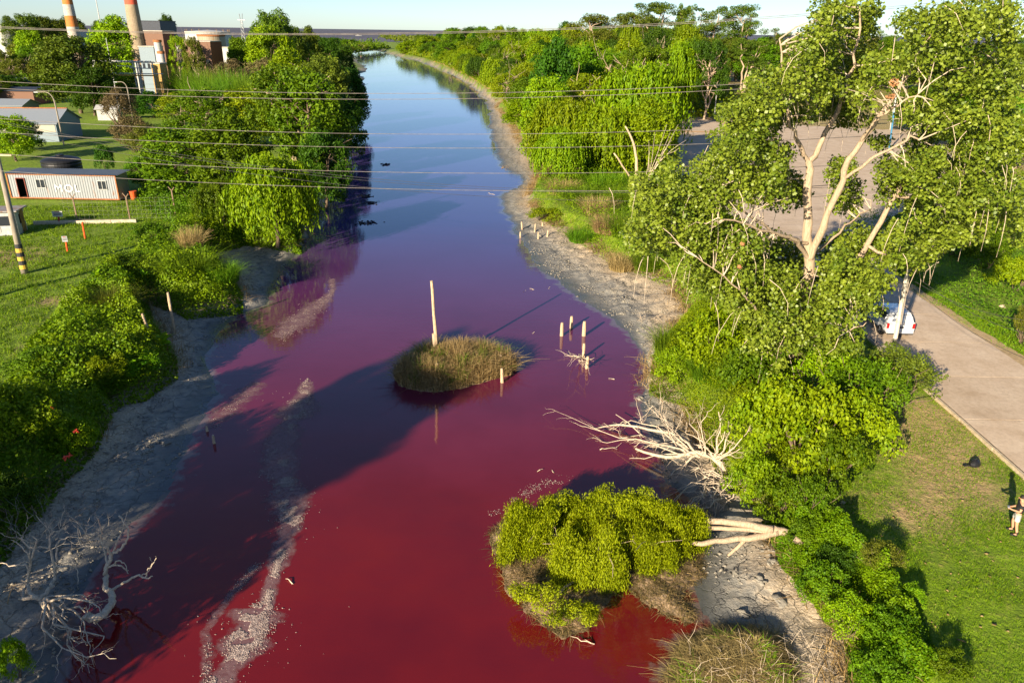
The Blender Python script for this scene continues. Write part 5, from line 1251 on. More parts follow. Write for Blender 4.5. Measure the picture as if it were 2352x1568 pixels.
n.links.new(coords(n, (1, 1, 1)), bt_.inputs[0]); n.links.new(bt_.outputs[0], p.inputs['Base Color']); p.inputs['Roughness'].default_value = .9
M_CONCP = simple('pole_concrete', (.34, .29, .23), (.24, .2, .16), 4, .9, stretch=(1, 1, .3)); M_YELP = simple('yellow_band', (.68, .44, .05), (.5, .3, .05), 5, .7); M_BLKB = simple('black_band', (.04, .04, .045), rough=.7)
M_ORANGE = simple('orange_red_post', (.75, .11, .02), (.6, .08, .02), 4, .55); M_REDP = simple('dark_red_post', (.42, .04, .03), rough=.6); M_STEEL = simple('galvanised_steel', (.42, .43, .44), (.3, .31, .32), 3, .4, metal=.3)
M_CHO = simple('chimney_orange', (.55, .19, .04), (.42, .15, .04), 2, .8); M_CHW = simple('chimney_white', (.5, .46, .4), (.4, .34, .28), 2, .85); M_CHB = simple('chimney_concrete', (.36, .28, .19), (.28, .21, .14), 1.5, .9); M_CHR = simple('chimney_red', (.62, .10, .05), (.5, .09, .05), 2, .8)
M_DARKROOF = simple('dark_sheet', (.035, .045, .07), (.02, .025, .04), 2, .6); M_TANKB = rusty('tank_beige', (.36, .31, .22), (.32, .2, .1), .42, .6); M_TANKW = rusty('tank_white', (.5, .49, .47), (.45, .25, .13), .33, .5); M_PIPEY = simple('ochre_pipe', (.55, .33, .1), rough=.7)
M_CHAIN = simple('fence_wire', (.35, .33, .3), rough=.7)
def cyl(g, c, r0, z0, z1, r1=None, n=20): g.lathe([(r0, z0), (r1 if r1 is not None else r0, z1)], (c[0], c[1], 0), n); return g
# ================================================================== WHITE CABIN
p0, p1 = at(27, 457, LAND), at(285, 462, LAND); ang = math.atan2((p1 - p0)[1], (p1 - p0)[0]); CL = 12.4; CH = 2.75; CD = 2.45
cab = thing('white_cabin', 'long white corrugated cabin with rust streaks, open door and two windows on the left lawn', 'cabin', (*p0[:2], LAND + .12), ang)
def corr(g, x0, x1, z0, z1, y=0.0, pitch=.28, dep=.045):
    n_ = max(1, int(round((x1 - x0) / pitch))); w_ = (x1 - x0) / n_; V = []; F_ = []
    for i in range(n_):
        for (fx, fy) in ((0, 0), (.18, dep), (.5, dep), (.68, 0)): V.append((x0 + (i + fx) * w_, y + fy, z0)); V.append((x0 + (i + fx) * w_, y + fy, z1))
    V.append((x1, y, z0)); V.append((x1, y, z1)); m_ = len(V) // 2
    g.add(V, [(2 * i, 2 * i + 2, 2 * i + 3, 2 * i + 1) for i in range(m_ - 1)])
g = G(); dx0, dx1, dz = 1.05, 1.95, 2.2; w1 = (3.25, 4.25, 1.2, 2.15); w2 = (10.25, 11.2, 1.15, 2.1)
corr(g, .1, dx0, .1, CH - .12); corr(g, dx0, dx1, dz, CH - .12); corr(g, dx1, w1[0], .1, CH - .12); corr(g, w1[0], w1[1], .1, w1[2]); corr(g, w1[0], w1[1], w1[3], CH - .12); corr(g, w1[1], w2[0], .1, CH - .12); corr(g, w2[0], w2[1], .1, w2[2]); corr(g, w2[0], w2[1], w2[3], CH - .12); corr(g, w2[1], CL - .1, .1, CH - .12)
g.box((CL / 2, CD, CH / 2), (CL - .1, .05, CH - .1)); g.box((.03, CD / 2, CH / 2), (.05, CD, CH - .1)); g.box((CL - .03, CD / 2, CH / 2), (.05, CD, CH - .1)); part('wall', g, M_CAB, cab)
g = G()
for x in (.05, CL - .05): g.box((x, -.01, CH / 2), (.13, .13, CH))
g.box((CL / 2, 0, .05), (CL - .3, .12, .12)); g.box((CL / 2, 0, CH - .07), (CL - .3, .12, .1)); part('frame', g, M_RUST, cab)
g = G(); g.box((CL / 2, CD / 2, .12), (CL - .3, CD - .3, .06)); g.box((CL / 2, 1.2, 1.3), (CL - .3, .04, 2.2)); part('inside_shade', g, M_VOID, cab)  # near-black floor and panel stand in for the shade behind the open door
g = G(); corr(g, -.1, CL + .35, 0, 1, 0, .24, .05)
V = np.vstack(g.v); V = np.c_[V[:, 0], -.28 + V[:, 2] * (CD + .5), CH + .02 + V[:, 1] + V[:, 2] * .12]; g.v = [V]; part('roof', g, M_ROOFC, cab)
g = G(); g.box((dx0 - .03, -.03, dz / 2 + .05), (.07, .1, dz)); g.box((dx1 + .03, -.03, dz / 2 + .05), (.07, .1, dz)); g.box(((dx0 + dx1) / 2, -.03, dz + .04), (dx1 - dx0 - .0, .1, .07)); part('door_frame', g, simple('brown_red_frame', (.25, .06, .04), rough=.7), cab)
for (a, b, c_, d_) in (w1, w2):
    g = G(); g.box(((a + b) / 2, -.03, c_), (b - a + .1, .09, .06)); g.box(((a + b) / 2, -.03, d_), (b - a + .1, .09, .06))
    for x in (a, b, (a + b) / 2): g.box((x, -.03, (c_ + d_) / 2), (.05, .08, d_ - c_ - .06))
    f = part('window', g, M_WHITE, cab)
    for q in (0, 1):
        g = G().box((a + (b - a) * (.25 + .5 * q), .01, (c_ + d_) / 2), ((b - a) / 2 - .06, .02, d_ - c_ - .07)); link('pane', g.mesh('pane'), M_GLASS, parent=f)
def lettering(txt, size, name, mat, root, loc, rot, ext=.012):
    cu = bpy.data.curves.new(name, 'FONT'); cu.body = txt; cu.size = size; cu.extrude = ext; cu.align_x = 'CENTER'; cu.space_character = 1.15; ob = bpy.data.objects.new(name, cu); COL.objects.link(ob)
    dg = bpy.context.evaluated_depsgraph_get(); me = bpy.data.meshes.new_from_object(ob.evaluated_get(dg)); me.name = name; bpy.data.objects.remove(ob); me.materials.clear()
    o = link(name, me, mat, parent=root, loc=loc); o.rotation_euler = rot; return o
M_LETW = simple('faded_white_letter', (.8, .8, .8), (.6, .6, .59), 5, .6)
l_ = lettering('MOL', 1.15, 'lettering', M_LETW, cab, (6.65, -.035, .82), (R(90), 0, 0)); l_.scale = (1.15, 1, 1)
tk = aty(137, 357, 88.5); t = thing('water_tank', 'large black ribbed plastic water tank behind the white cabin', 'tank', (tk[0], 88.5, LAND)); hT = tk[2] - LAND; rT = 41 / FV * (88.5 * .92 + 7)
pr = [(rT, 0)];
for i in range(8): z = hT * .86 * (i + .5) / 8; pr += [(rT, z - .12), (rT - .05, z), (rT, z + .12)]
pr += [(rT, hT * .86), (rT * .93, hT * .9), (rT * .5, hT * .97), (.4, hT)]
part('shell', G().lathe(pr, n=40), M_BLACKP, t, smooth=False); part('lid', G().lathe([(.42, hT - .02), (.42, hT + .1), (.1, hT + .14)], n=20), M_BLACKP, t)
part('label_plate', G().box((-.35, -rT - .0, hT * .5), (.75, .03, .22)), M_WHITE, t)
b = at(308, 457, LAND); t = thing('orange_bin', 'small orange red bin beside the right end of the white cabin', 'bin', b); part('tub', G().lathe([(.3, 0), (.38, .85), (.34, .85), (.3, .1)], n=14), M_ORANGE, t); part('rim', G().lathe([(.4, .82), (.4, .9)], n=14), M_ORANGE, t)
# fence in front of the cabin
f0, f1 = at(78, 516, LAND), at(336, 511, LAND); t = thing('fence', 'wire fence on a low pale concrete kerb in front of the white cabin', 'fence', f0); fa = math.atan2((f1 - f0)[1], (f1 - f0)[0]); FL = np.linalg.norm(f1 - f0); fd = unit((f1 - f0)[:2])
kx = G()
for s in np.arange(1.2, FL, 2.4):
    c = f0[:2] + fd * s; part('kerb_block', G().box((c[0], c[1], LAND + .12), (2.37, .25, .45), fa), simple('pale_kerb_block', (.62, .52, .38), rough=.9) if s < 1.3 else bpy.data.materials['pale_kerb_block'], t, world=True)
for (u, v) in ((72 + 107, 510), (300, 509), (403, 492)):
    b = at(u, v, LAND); g = G(); g.tube([b - [0, 0, .2], b + [0, 0, 2.5]], .07, 6); g.tube([b + [0, 0, 2.45], b + [-.35, .1, 2.85]], .045, 5); g.tube([b + [0, 0, 2.45], b + [.35, -.1, 2.85]], .045, 5); part('post', g, simple('rusty_post', (.3, .2, .13), rough=.8) if u < 200 else bpy.data.materials['rusty_post'], t, world=True)
g = G(); r = np.random.default_rng(2)
for z in (.5, .9, 1.3, 1.7, 2.1, 2.5): a = np.array([*(f0[:2] + fd * 3), LAND + z]); e = np.array([*(f0[:2] + fd * (FL + 2.5)), LAND + z]); g.tube([a, (a + e) / 2 - [0, 0, .04], e], .004, 4, cap=False)
for s in np.arange(3, FL + 2.5, .45): c = f0[:2] + fd * s; g.tube([(c[0], c[1], LAND + .3), (c[0] + .1, c[1], LAND + 2.5)], .003, 3, cap=False)
part('mesh_wire', g, M_CHAIN, t, world=True, kind='stuff')
# striped concrete pole
b = at(62, 682 / 1.0884, LAND); b = at(57, 627, LAND); tp = aty(0, 385, b[1] + .5)
t = thing('concrete_pole', 'tapering concrete pole with yellow and black bands at its foot on the left lawn', 'pole', b); H_ = 9.5; ld = (tp - b) / (tp - b)[2]
g = G(); g.tube([b - [0, 0, .4], b + ld * H_], [.27, .15], 12); part('shaft', g, M_CONCP, t, world=True, smooth=True)
for k in range(6): g = G(); g.tube([b + ld * (.35 + .33 * k), b + ld * (.35 + .33 * (k + 1) - .01)], .278 - .004 * k, 12); part('band', g, M_YELP if k % 2 == 0 else M_BLKB, t, world=True)
g = G().box(tuple(b + ld * (H_ - .4)), (2.2, .12, .14)); part('crossarm', g, WOODP, t, world=True)
# marker posts and signs
def signpost(u, v, vt, label, mp, board=None, bw=.9, bh=.5, tilt=0.0, name='marker_post'):
    b = at(u, v, LAND); tp = aty(u + tilt, vt, b[1]); t = thing(name, label, 'sign' if board else 'post', b); g = G(); g.tube([b - [0, 0, .2], tp], .085, 8); part('post', g, mp, t, world=True)
    if board is not None:
        o = part('board', G().box((tp[0], tp[1] - .1, tp[2] + bh / 2 - .1), (bw, .05, bh), .12), board, t, world=True); q = tp
        for k in range(3): part('text_line', G().box((q[0], q[1] - .135, q[2] + bh * (.68 - .26 * k)), (bw * (.5 if k == 0 else .75), .01, bh * .1), .12), M_REDP if k == 0 else M_BLKB, t, world=True)
signpost(136, 515, 495, 'small white notice board on a dark red post by the fence kerb', M_REDP, M_WHITE, .95, .55, -2)
signpost(155, 577, 552, 'orange post with a small grey sign plate tilted away', M_ORANGE, M_STEEL, .45, .5, -4)
signpost(196, 549, 510, 'plain orange red marker post in front of the fence kerb', M_ORANGE, None, tilt=-7)
# guard booth
b = at(50, 540, LAND); t = thing('guard_booth', 'small white metal booth with dark window and ochre door behind the concrete pole', 'booth', (b[0] - .2, b[1], LAND), R(12)); g = G()
g.box((-1.3, 1.0, .45), (2.6, 2.0, .9)); g.box((-1.3, 1.0, 2.0), (2.6, 2.0, .4)); g.box((-.08, .35, 1.35), (.16, .7, .9)); g.box((-2.52, 1, 1.35), (.16, 2, .9)); g.box((-1.3, 1.9, 1.35), (2.28, .16, .9)); part('wall', g, M_WHITE, t)
part('window', G().box((-1.35, .06, 1.35), (2.16, .04, .88)), M_GLASS, t); part('window', G().box((-.05, 1.25, 1.35), (.04, .9, .88)), M_GLASS, t); part('door', G().box((.03, 1.35, 1.05), (.05, .75, 2.0)), simple('ochre_door', (.38, .22, .04), (.15, .08, .03), 2, .7), t)
part('roof', G().box((-1.25, 1.0, 2.27), (3.1, 2.5, .12)), rusty('booth_roof', (.3, .3, .3), (.25, .12, .06), .5), t); part('label_plate', G().box((-1.7, -.02, .6), (.5, .02, .5)), M_WHITE, t); part('pole', G().box((-.2, -.28, 1.2), (.08, .08, 2.4)), M_BLKB, t)

# ================================================================== LEFT SHEDS AND THE PLANT
def shed(name, label, u, v, y, L_, dep, h, ridge, mw, mr, rz=0.0, cat='shed', wins=0, z=LAND):
    """gabled building: (u, v) sights the foot of its front right corner at distance y; it runs left for L_"""
    b = aty(u, v, y); t = thing(name, label, cat, (b[0], y, z - .2), rz); h += .2
    g = G(); V = [(0, 0, 0), (-L_, 0, 0), (-L_, dep, 0), (0, dep, 0), (0, 0, h), (-L_, 0, h), (-L_, dep, h), (0, dep, h), (0, dep / 2, h + ridge - .03), (-L_, dep / 2, h + ridge - .03)]
    g.add(V, [(0, 4, 5, 1), (2, 6, 7, 3), (0, 3, 7, 8, 4), (1, 5, 9, 6, 2)]); part('wall', g, mw, t)
    g = G(); e = .35; rv = [(e, -e, h - ridge * e / (dep / 2)), (-L_ - e, -e, h - ridge * e / (dep / 2)), (-L_ - e, dep / 2, h + ridge), (e, dep / 2, h + ridge), (-L_ - e, dep + e, h - ridge * e / (dep / 2)), (e, dep + e, h - ridge * e / (dep / 2))]
    up_ = [(x, y_, z_ + .1) for x, y_, z_ in rv]; g.add(rv + up_, [(6, 9, 8, 7), (9, 11, 10, 8), (0, 1, 2, 3), (3, 2, 4, 5), (0, 6, 7, 1), (5, 4, 10, 11), (0, 3, 9, 6), (3, 5, 11, 9), (1, 7, 8, 2), (2, 8, 10, 4)]); part('roof', g, mr, t)
    for i in range(wins): f = part('window', G().box((-L_ * (i + .7) / (wins + .4), -.02, h * .6), (1.0, .06, .9)), M_WHITE, t); link('pane', G().box((-L_ * (i + .7) / (wins + .4), -.06, h * .6), (.85, .02, .75)).mesh('pane'), M_GLASS, parent=f)
    return t
t = shed('long_shed', 'long low shed with grey zinc roof and blue lower wall, left edge', 126, 278, 128, 24, 8.5, 3.0, 1.9, M_WALLB, M_ROOFC, R(4))
part('wall_band', G().box((-12, -.03, 2.35), (23.6, .05, 1.2)), rusty('cream_band', (.42, .38, .3), (.4, .25, .1), .25), t); part('ridge_cap', G().box((-12, 4.25, 5.26), (24.6, .35, .14)), M_RUST, t)
shed('blue_roof_shed', 'blue grey roofed low shed under the pipe rack', 320, 205, 178, 10, 7, 2.0, 1.3, M_WHITE, M_ROOFC, R(-18))
shed('white_hut', 'small white hut with red door below the pale tank', 262, 218, 160, 4, 3, 2.3, .6, M_WHITE, M_WHITE, R(10))
shed('grey_roof_shed', 'grey roofed shed with white edge left of the shaggy tree', 88, 150, 215, 12, 9, 3.0, 1.4, M_BRICK, M_ROOFC, R(3))
shed('brick_hall', 'low dark brick hall at the left frame edge', 66, 172, 190, 20, 8, 3.2, .6, M_BRICK, M_DARKROOF, R(2))
shed('blue_lean_to', 'blue grey lean-to in the shade at the left frame edge', 40, 200, 165, 8, 6, 2.2, 1.0, M_WALLB, M_ROOFC, R(0))
def block(name, label, u0, u1, vt, y, dep, mat, cat='building', feats=0):
    a = aty(u0, vt, y); b = aty(u1, vt, y); t = thing(name, label, cat, (a[0], y, LAND - .2)); W_ = b[0] - a[0]; h = a[2] - LAND + .2
    part('wall', G().box((W_ / 2, dep / 2, h / 2), (W_, dep, h)), mat, t); part('parapet', G().box((W_ / 2, dep / 2, h + .12), (W_ + .3, dep + .3, .24)), M_DARKROOF if mat is M_DARKROOF else M_CHW, t)
    for i in range(feats):
        f = part('window', G().box((W_ * (i + .5) / feats, -.03, h * .62), (min(1.4, W_ / feats * .5), .06, 1.3)), M_BLKB, t)
        link('pane', G().box((W_ * (i + .5) / feats, -.07, h * .62), (min(1.4, W_ / feats * .5) - .2, .02, 1.1)).mesh('pane'), M_GLASS, parent=f)
    return t, W_, h
block('brick_building', 'sunlit brick building below the beige storage tank', 424, 482, 96, 232, 9, M_BRICK, feats=3)
block('brick_building', 'tall brick block behind the white silo beside the red topped chimney', 327, 372, 72, 262, 9, M_BRICK, feats=4)
block('boiler_house', 'dark angular boiler house against the sky behind the red topped chimney', 318, 366, 49, 300, 14, M_DARKROOF)
block('pump_house', 'orange brown pump house at the right of the pipe rack', 346, 366, 147, 200, 4, M_PIPEY)
block('steel_frame_building', 'dark framed plant building left of the white silos', 318, 352, 108, 222, 6, M_WALLB, feats=3)
block('white_hall', 'white plant hall seen between the banded chimney and the trees', 158, 182, 72, 300, 8, M_WHITE)
block('white_hut', 'small white hut in front of the estuary beside the pale tree', 497, 524, 110, 262, 5, M_WHITE)
block('pier_building', 'long low white pier building at the water line near the lattice mast', 560, 592, 90, 620, 10, M_WHITE)
def tank(name, label, u, vt, hw, y, mat, extra=True):
    c = aty(u, vt, y); rr = hw / FV * (y * .92 + 7); h = c[2] - LAND; t = thing(name, label, 'tank', (c[0], y + rr * .2, LAND - .1))
    part('shell', G().lathe([(rr, 0), (rr, h)], n=40), mat, t); part('rim', G().lathe([(rr + .15, h - .5), (rr + .15, h + .1), (rr - .2, h + .1)], n=40, caps=False), M_RUST if mat is not M_TANKW else M_CHW, t)
    part('roof', G().lathe([(rr, h), (rr * .5, h + rr * .05), (.2, h + rr * .08)], n=40), mat, t)
    if extra:
        g = G()
        for q in range(16): a = q / 16 * 6.283; g.tube([(rr * .96 * math.cos(a), rr * .96 * math.sin(a), h), (rr * .96 * math.cos(a), rr * .96 * math.sin(a), h + 1.1)], .07, 4)
        part('railing', g, M_PIPEY, t)
tank('storage_tank', 'wide white storage tank farthest right, just before the estuary', 473, 73, 49, 400, M_TANKW); tank('storage_tank', 'beige storage tank with rusty top in front of the wide white one', 482, 80, 30, 300, M_TANKB, False)
tank('storage_tank', 'big rusty rimmed storage tank at the left frame edge', 25, 60, 42, 520, M_TANKW); tank('storage_tank', 'smaller white tank in front of the rusty rimmed one', 8, 74, 22, 470, M_TANKW, False)
tank('silo', 'white silo left of the slim yellow green tree', 360, 92, 8, 222, M_WHITE, False); tank('silo', 'lower white silo below the first', 368, 118, 7, 212, M_WHITE, False); tank('silo', 'white silo right of the slim yellow green tree', 408, 99, 7, 232, M_WHITE, False); tank('silo', 'small white vertical vessel inside the pipe rack', 313, 138, 5, 196, M_WHITE, False)
def chimney(label, u, y, r0, r1, H_, bands, ub=None):
    c = aty(u, 20, y); t = thing('chimney', label, 'chimney', (c[0], y, LAND)); z = 0
    for (z0, z1, mt) in bands:
        ra, rb = r0 + (r1 - r0) * z0 / H_, r0 + (r1 - r0) * z1 / H_; part('band' if mt is not M_CHB else 'shaft', G().lathe([(ra, z0), (rb, z1 - .01)], n=28), mt, t, smooth=False)
    part('rim', G().lathe([(r1 + .12, H_ - .01), (r1 + .12, H_ + .4), (r1 - .3, H_ + .4)], n=28), M_CHB, t)
zt = lambda v, y, u: aty(u, v, y)[2] - LAND
b1 = [zt(v, 280, 170) for v in (106, 90, 62, 37, 11)]
chimney('banded orange and white chimney at the upper left', 158, 280, 2.4, 1.2, b1[4] + 16, [(0, b1[0], M_CHB), (b1[0], b1[1], M_CHO), (b1[1], b1[2], M_CHW), (b1[2], b1[3], M_CHO), (b1[3], b1[4], M_CHW), (b1[4], b1[4] + 4.5, M_CHO), (b1[4] + 4.5, b1[4] + 9, M_CHW), (b1[4] + 9, b1[4] + 16, M_CHO)])
z2 = zt(11, 262, 300); chimney('beige chimney with a red top right of the banded one', 303, 262, 2.7, 1.5, z2 + 14, [(0, z2, M_CHB), (z2, z2 + 5, M_CHR), (z2 + 5, z2 + 9.5, M_CHW), (z2 + 9.5, z2 + 14, M_CHR)])
# pipe rack
t = thing('pipe_rack', 'white steel pipe rack frame in front of the plant', 'pipe rack', aty(212, 172, 186)); F0 = aty(212, 140, 186); F1 = aty(352, 144, 186); zt_ = F0[2]; zb_ = aty(212, 171, 186)[2]
g = G()
for f in (0, .03, .66, .72, .98): x = F0[0] + (F1[0] - F0[0]) * f; part('column', G().box((x, 186, (zt_ + LAND) / 2), (.22, .22, zt_ - LAND)), M_WHITE, t, world=True)
g = G(); g.tube([(F0[0], 186, zt_), (F1[0], 186, zt_)], .17, 6); g.tube([(F0[0], 186.8, zt_ - .25), (F1[0], 186.8, zt_ - .25)], .12, 6); part('beam', g, M_WHITE, t, world=True)
g = G(); g.tube([(F0[0] - .5, 185.5, zb_), (F1[0], 185.5, zb_ - .1)], .17, 6); part('pipe', g, M_PIPEY, t, world=True); g = G(); g.tube([(F0[0], 185.7, zb_ + .35), (F1[0] + 2, 185.7, zb_ + .3)], .12, 6)
g.tube([(F0[0] + 9, 185.2, zb_ + 1.6), (F0[0] + 14, 185.2, zb_ + 1.5)], .12, 6); g.tube([(F0[0] + 6, 185.2, zb_ + 2), (F0[0] + 10, 185.2, zb_ + 1.9)], .1, 6); part('pipe', g, M_WHITE, t, world=True)
# masts and lamp posts
def mast(name, label, u, v0, v1, y, rad, mat, cat='mast'):
    a = aty(u, v0, y); t = thing(name, label, cat, (a[0], y, LAND)); H_ = aty(u, v1, y)[2] - LAND; g = G(); g.tube([(0, 0, 0), (0, 0, H_)], [rad, rad * .5], 7); part('shaft', g, mat, t); part('base', G().box((0, 0, .15), (rad * 5, rad * 5, .3)), M_CONCP, t)
mast('flag_mast', 'thin white mast on the skyline between the chimneys', 237, 90, -20, 330, .3, M_WHITE); mast('flag_mast', 'thin white pole in front of the yellow green tree by the pipe rack', 259, 173, 88, 205, .14, M_WHITE)
def arclamp(label, u, v, H_, y, arm, s=1.0, group='curved street lamps of the plant'):
    b = aty(u, v, y); t = thing('street_lamp', label, 'street lamp', (b[0], y, LAND), 0, group); g = G(); k = 8
    P = [(0, 0, 0), (0, 0, H_ * .8)] + [(arm * (1 - math.cos(a)), 0, H_ * .8 + H_ * .2 * math.sin(a)) for a in np.linspace(.2, 1.57, 6)] + [(arm * 2, 0, H_ - .03)]
    g.tube(P, [.12 * s] * 3 + [.07 * s] * (len(P) - 3), 7); part('post', g, M_CONCP, t); part('lamp_head', G().box((arm * 2.2, 0, H_ - .05), (.7, .25, .14)), M_STEEL, t)
arclamp('curved grey lamp post in front of the long zinc roofed shed', 138, 292, 8.3, 124, -1.2); arclamp('curved lamp post beside the blue grey roofed shed', 294, 212, 7.6, 160, -1.0); arclamp('small curved lamp post at the brick building', 486, 133, 6, 205, -.8)
def streetlamp(label, u, v, vt, tilt=0):
    b = at(u, v, LAND); tp = aty(u + tilt, vt, b[1]); t = thing('street_lamp', label, 'street lamp', b, 0, 'white lamp posts round the paved lot'); g = G(); g.tube([(0, 0, 0), tuple(tp - b)], [.10, .06], 8); part('post', g, M_WHITE, t)
    part('arm', G().box((tp[0] - b[0] - .35, 0, tp[2] - b[2]), (.7, .07, .06)), M_WHITE, t); part('lamp_head', G().box((tp[0] - b[0] - .85, 0, tp[2] - b[2] - .02), (.5, .22, .09)), M_STEEL, t)
streetlamp('white lamp post farthest away on the meadow behind the lot', 1600, 219, 142, 6); streetlamp('white lamp post on the shadow at the lot edge', 1640, 277, 191, 8); streetlamp('white lamp post just left of the cottonwood trunk', 1718, 300, 214, 8); streetlamp('white lamp post seen between the cottonwood limbs', 2044, 300, 235, 9)
b = at(2042, 345, LAND); t = thing('blue_white_pole', 'blue painted pole seen between the cottonwood limbs', 'pole', b); g = G(); tp = aty(2058, 220, b[1]); g.tube([(0, 0, 0), tuple((tp - b) * .7)], .14, 8); part('shaft', g, simple('blue_paint', (.05, .22, .4), rough=.5), t); g = G(); g.tube([tuple((tp - b) * .7), tuple(tp - b)], .13, 8); part('tip', g, M_WHITE, t)
b = at(1703, 362, LAND)
# lattice pylon by the estuary
b = aty(560, 95, 520); t = thing('pylon', 'steel lattice pylon beside the estuary', 'pylon', (b[0], 520, LAND)); H_ = aty(560, 32, 520)[2] - LAND
for s in (-1, 1):
    g = G(); g.tube([(s * 1.6, 0, 0), (s * .5, 0, H_ * .85), (s * 1.0, 0, H_)], .22, 4); part('leg', g, M_STEEL, t)
g = G()
for k in range(8): z0_, z1_ = H_ * .85 * k / 8, H_ * .85 * (k + 1) / 8; w0, w1_ = 1.6 - 1.1 * k / 8, 1.6 - 1.1 * (k + 1) / 8; g.tube([(-w0, 0, z0_), (w1_, 0, z1_)], .12, 3); g.tube([(w0, 0, z0_), (-w1_, 0, z1_)], .12, 3)
part('bracing', g, M_STEEL, t); part('crossarm', G().box((0, 0, H_ * .86), (5, .4, .4)), M_STEEL, t)
# motor boat on the estuary
b = at(823, 83, 0); t = thing('motor_boat', 'small white boat alone on the grey estuary', 'boat', b, R(20)); s_ = 1.0
st = [(-9, 2.2, 1.6), (-3, 2.6, 1.7), (4, 2.3, 2.0), (8, 1.1, 2.4), (10.5, .1, 2.8)]; V = []; 
for x, w_, z_ in st: V += [(x, -w_, z_), (x, -w_ * .6, -.3), (x, w_ * .6, -.3), (x, w_, z_)]
F_ = [(4 * i + j, 4 * i + 4 + j, 4 * i + 5 + j, 4 * i + 1 + j) for i in range(4) for j in range(3)] + [(4 * i, 4 * i + 3, 4 * i + 7, 4 * i + 4) for i in range(4)] + [(0, 1, 2, 3)]
part('hull', G().add(V, F_), M_WHITE, t); part('wheelhouse', G().box((-2, 0, 3.2), (6, 3, 2.6)), M_WHITE, t); part('window', G().box((-2, 0, 3.6), (6.1, 3.1, .8)), M_GLASS, t); part('mast', G().box((-3, 0, 6), (.25, .25, 4)), M_WHITE, t)
# ================================================================== WHITE CAR
import bmesh
def bev(me, w_, seg=2):
    bm = bmesh.new(); bm.from_mesh(me); bmesh.ops.remove_doubles(bm, verts=bm.verts, dist=1e-5); bmesh.ops.bevel(bm, geom=[e for e in bm.edges if len(e.link_faces) == 2 and e.calc_face_angle(0) > .35], offset=w_, segments=seg, affect='EDGES', clamp_overlap=True)
    bm.to_mesh(me); bm.free(); return me
cb = at(2020, 768, ROADZ); car = thing('parked_suv', 'white off road car parked at the kerb, seen from behind under the cottonwood', 'car', (cb[0] + .86, cb[1] - .75, ROADZ + .03), R(-1))
M_CARW, n, p = newmat('white_car_paint'); p.inputs['Base Color'].default_value = (.58, .58, .58, 1); p.inputs['Roughness'].default_value = .25; p.inputs['Coat Weight'].default_value = .6
M_TYRE = simple('tyre_rubber', (.02, .02, .02), rough=.85); M_RIM = simple('alloy', (.5, .5, .52), rough=.35, metal=.7); M_TAIL, n, p = newmat('tail_light_red'); p.inputs['Base Color'].default_value = (.45, .01, .01, 1); p.inputs['Roughness'].default_value = .15
def loft(st):      # stations: y, half width, z list of (halfwidth factor, z)
    V = []; k = len(st[0][1])
    for y_, sec in st:
        for x, z_ in sec: V.append((x, y_, z_))
        for x, z_ in sec[::-1]: V.append((-x, y_, z_))
    m_ = 2 * k; F_ = [(i * m_ + j, (i + 1) * m_ + j, (i + 1) * m_ + (j + 1) % m_, i * m_ + (j + 1) % m_) for i in range(len(st) - 1) for j in range(m_)]
    F_ += [tuple(range(m_))[::-1], tuple((len(st) - 1) * m_ + j for j in range(m_))]; return G().add(V, [f[::-1] for f in F_])
body = loft([(0, [(.72, .42), (.86, .55), (.88, .85), (.84, 1.08)]), (.12, [(.80, .38), (.91, .55), (.92, .85), (.87, 1.12)]), (1.2, [(.82, .34), (.92, .5), (.92, .85), (.88, 1.08)]), (3.0, [(.82, .34), (.92, .5), (.92, .85), (.88, 1.06)]), (3.35, [(.8, .36), (.92, .5), (.91, .82), (.84, 1.02)]), (4.2, [(.76, .38), (.86, .5), (.84, .75), (.72, .88)]), (4.36, [(.6, .4), (.74, .5), (.72, .68), (.6, .76)])])
part('body', bev(body.mesh('body'), .035), M_CARW, car)
gh = loft([(.10, [(.84, 1.08), (.80, 1.12)]), (.18, [(.85, 1.08), (.76, 1.38)]), (.42, [(.86, 1.08), (.66, 1.64)]), (1.2, [(.87, 1.07), (.68, 1.68)]), (2.3, [(.86, 1.06), (.65, 1.63)]), (3.1, [(.84, 1.04), (.78, 1.10)])])
part('cabin', bev(gh.mesh('cabin'), .03), M_CARW, car)
def quad(name, pts, mat, th=.012):
    P = np.array(pts, float); nn = unit(np.cross(P[1] - P[0], P[2] - P[0])); k = len(P)
    g = G().add(np.vstack([P + nn * th, P - nn * th]), [tuple(range(k)), tuple(range(k, 2 * k))[::-1]] + [(i, i + k, (i + 1) % k + k, (i + 1) % k) for i in range(k)]); return part(name, g, mat, car)
quad('rear_window', [(-.64, .145, 1.16), (.64, .145, 1.16), (.58, .34, 1.52), (-.58, .34, 1.52)], M_GLASS, .03)
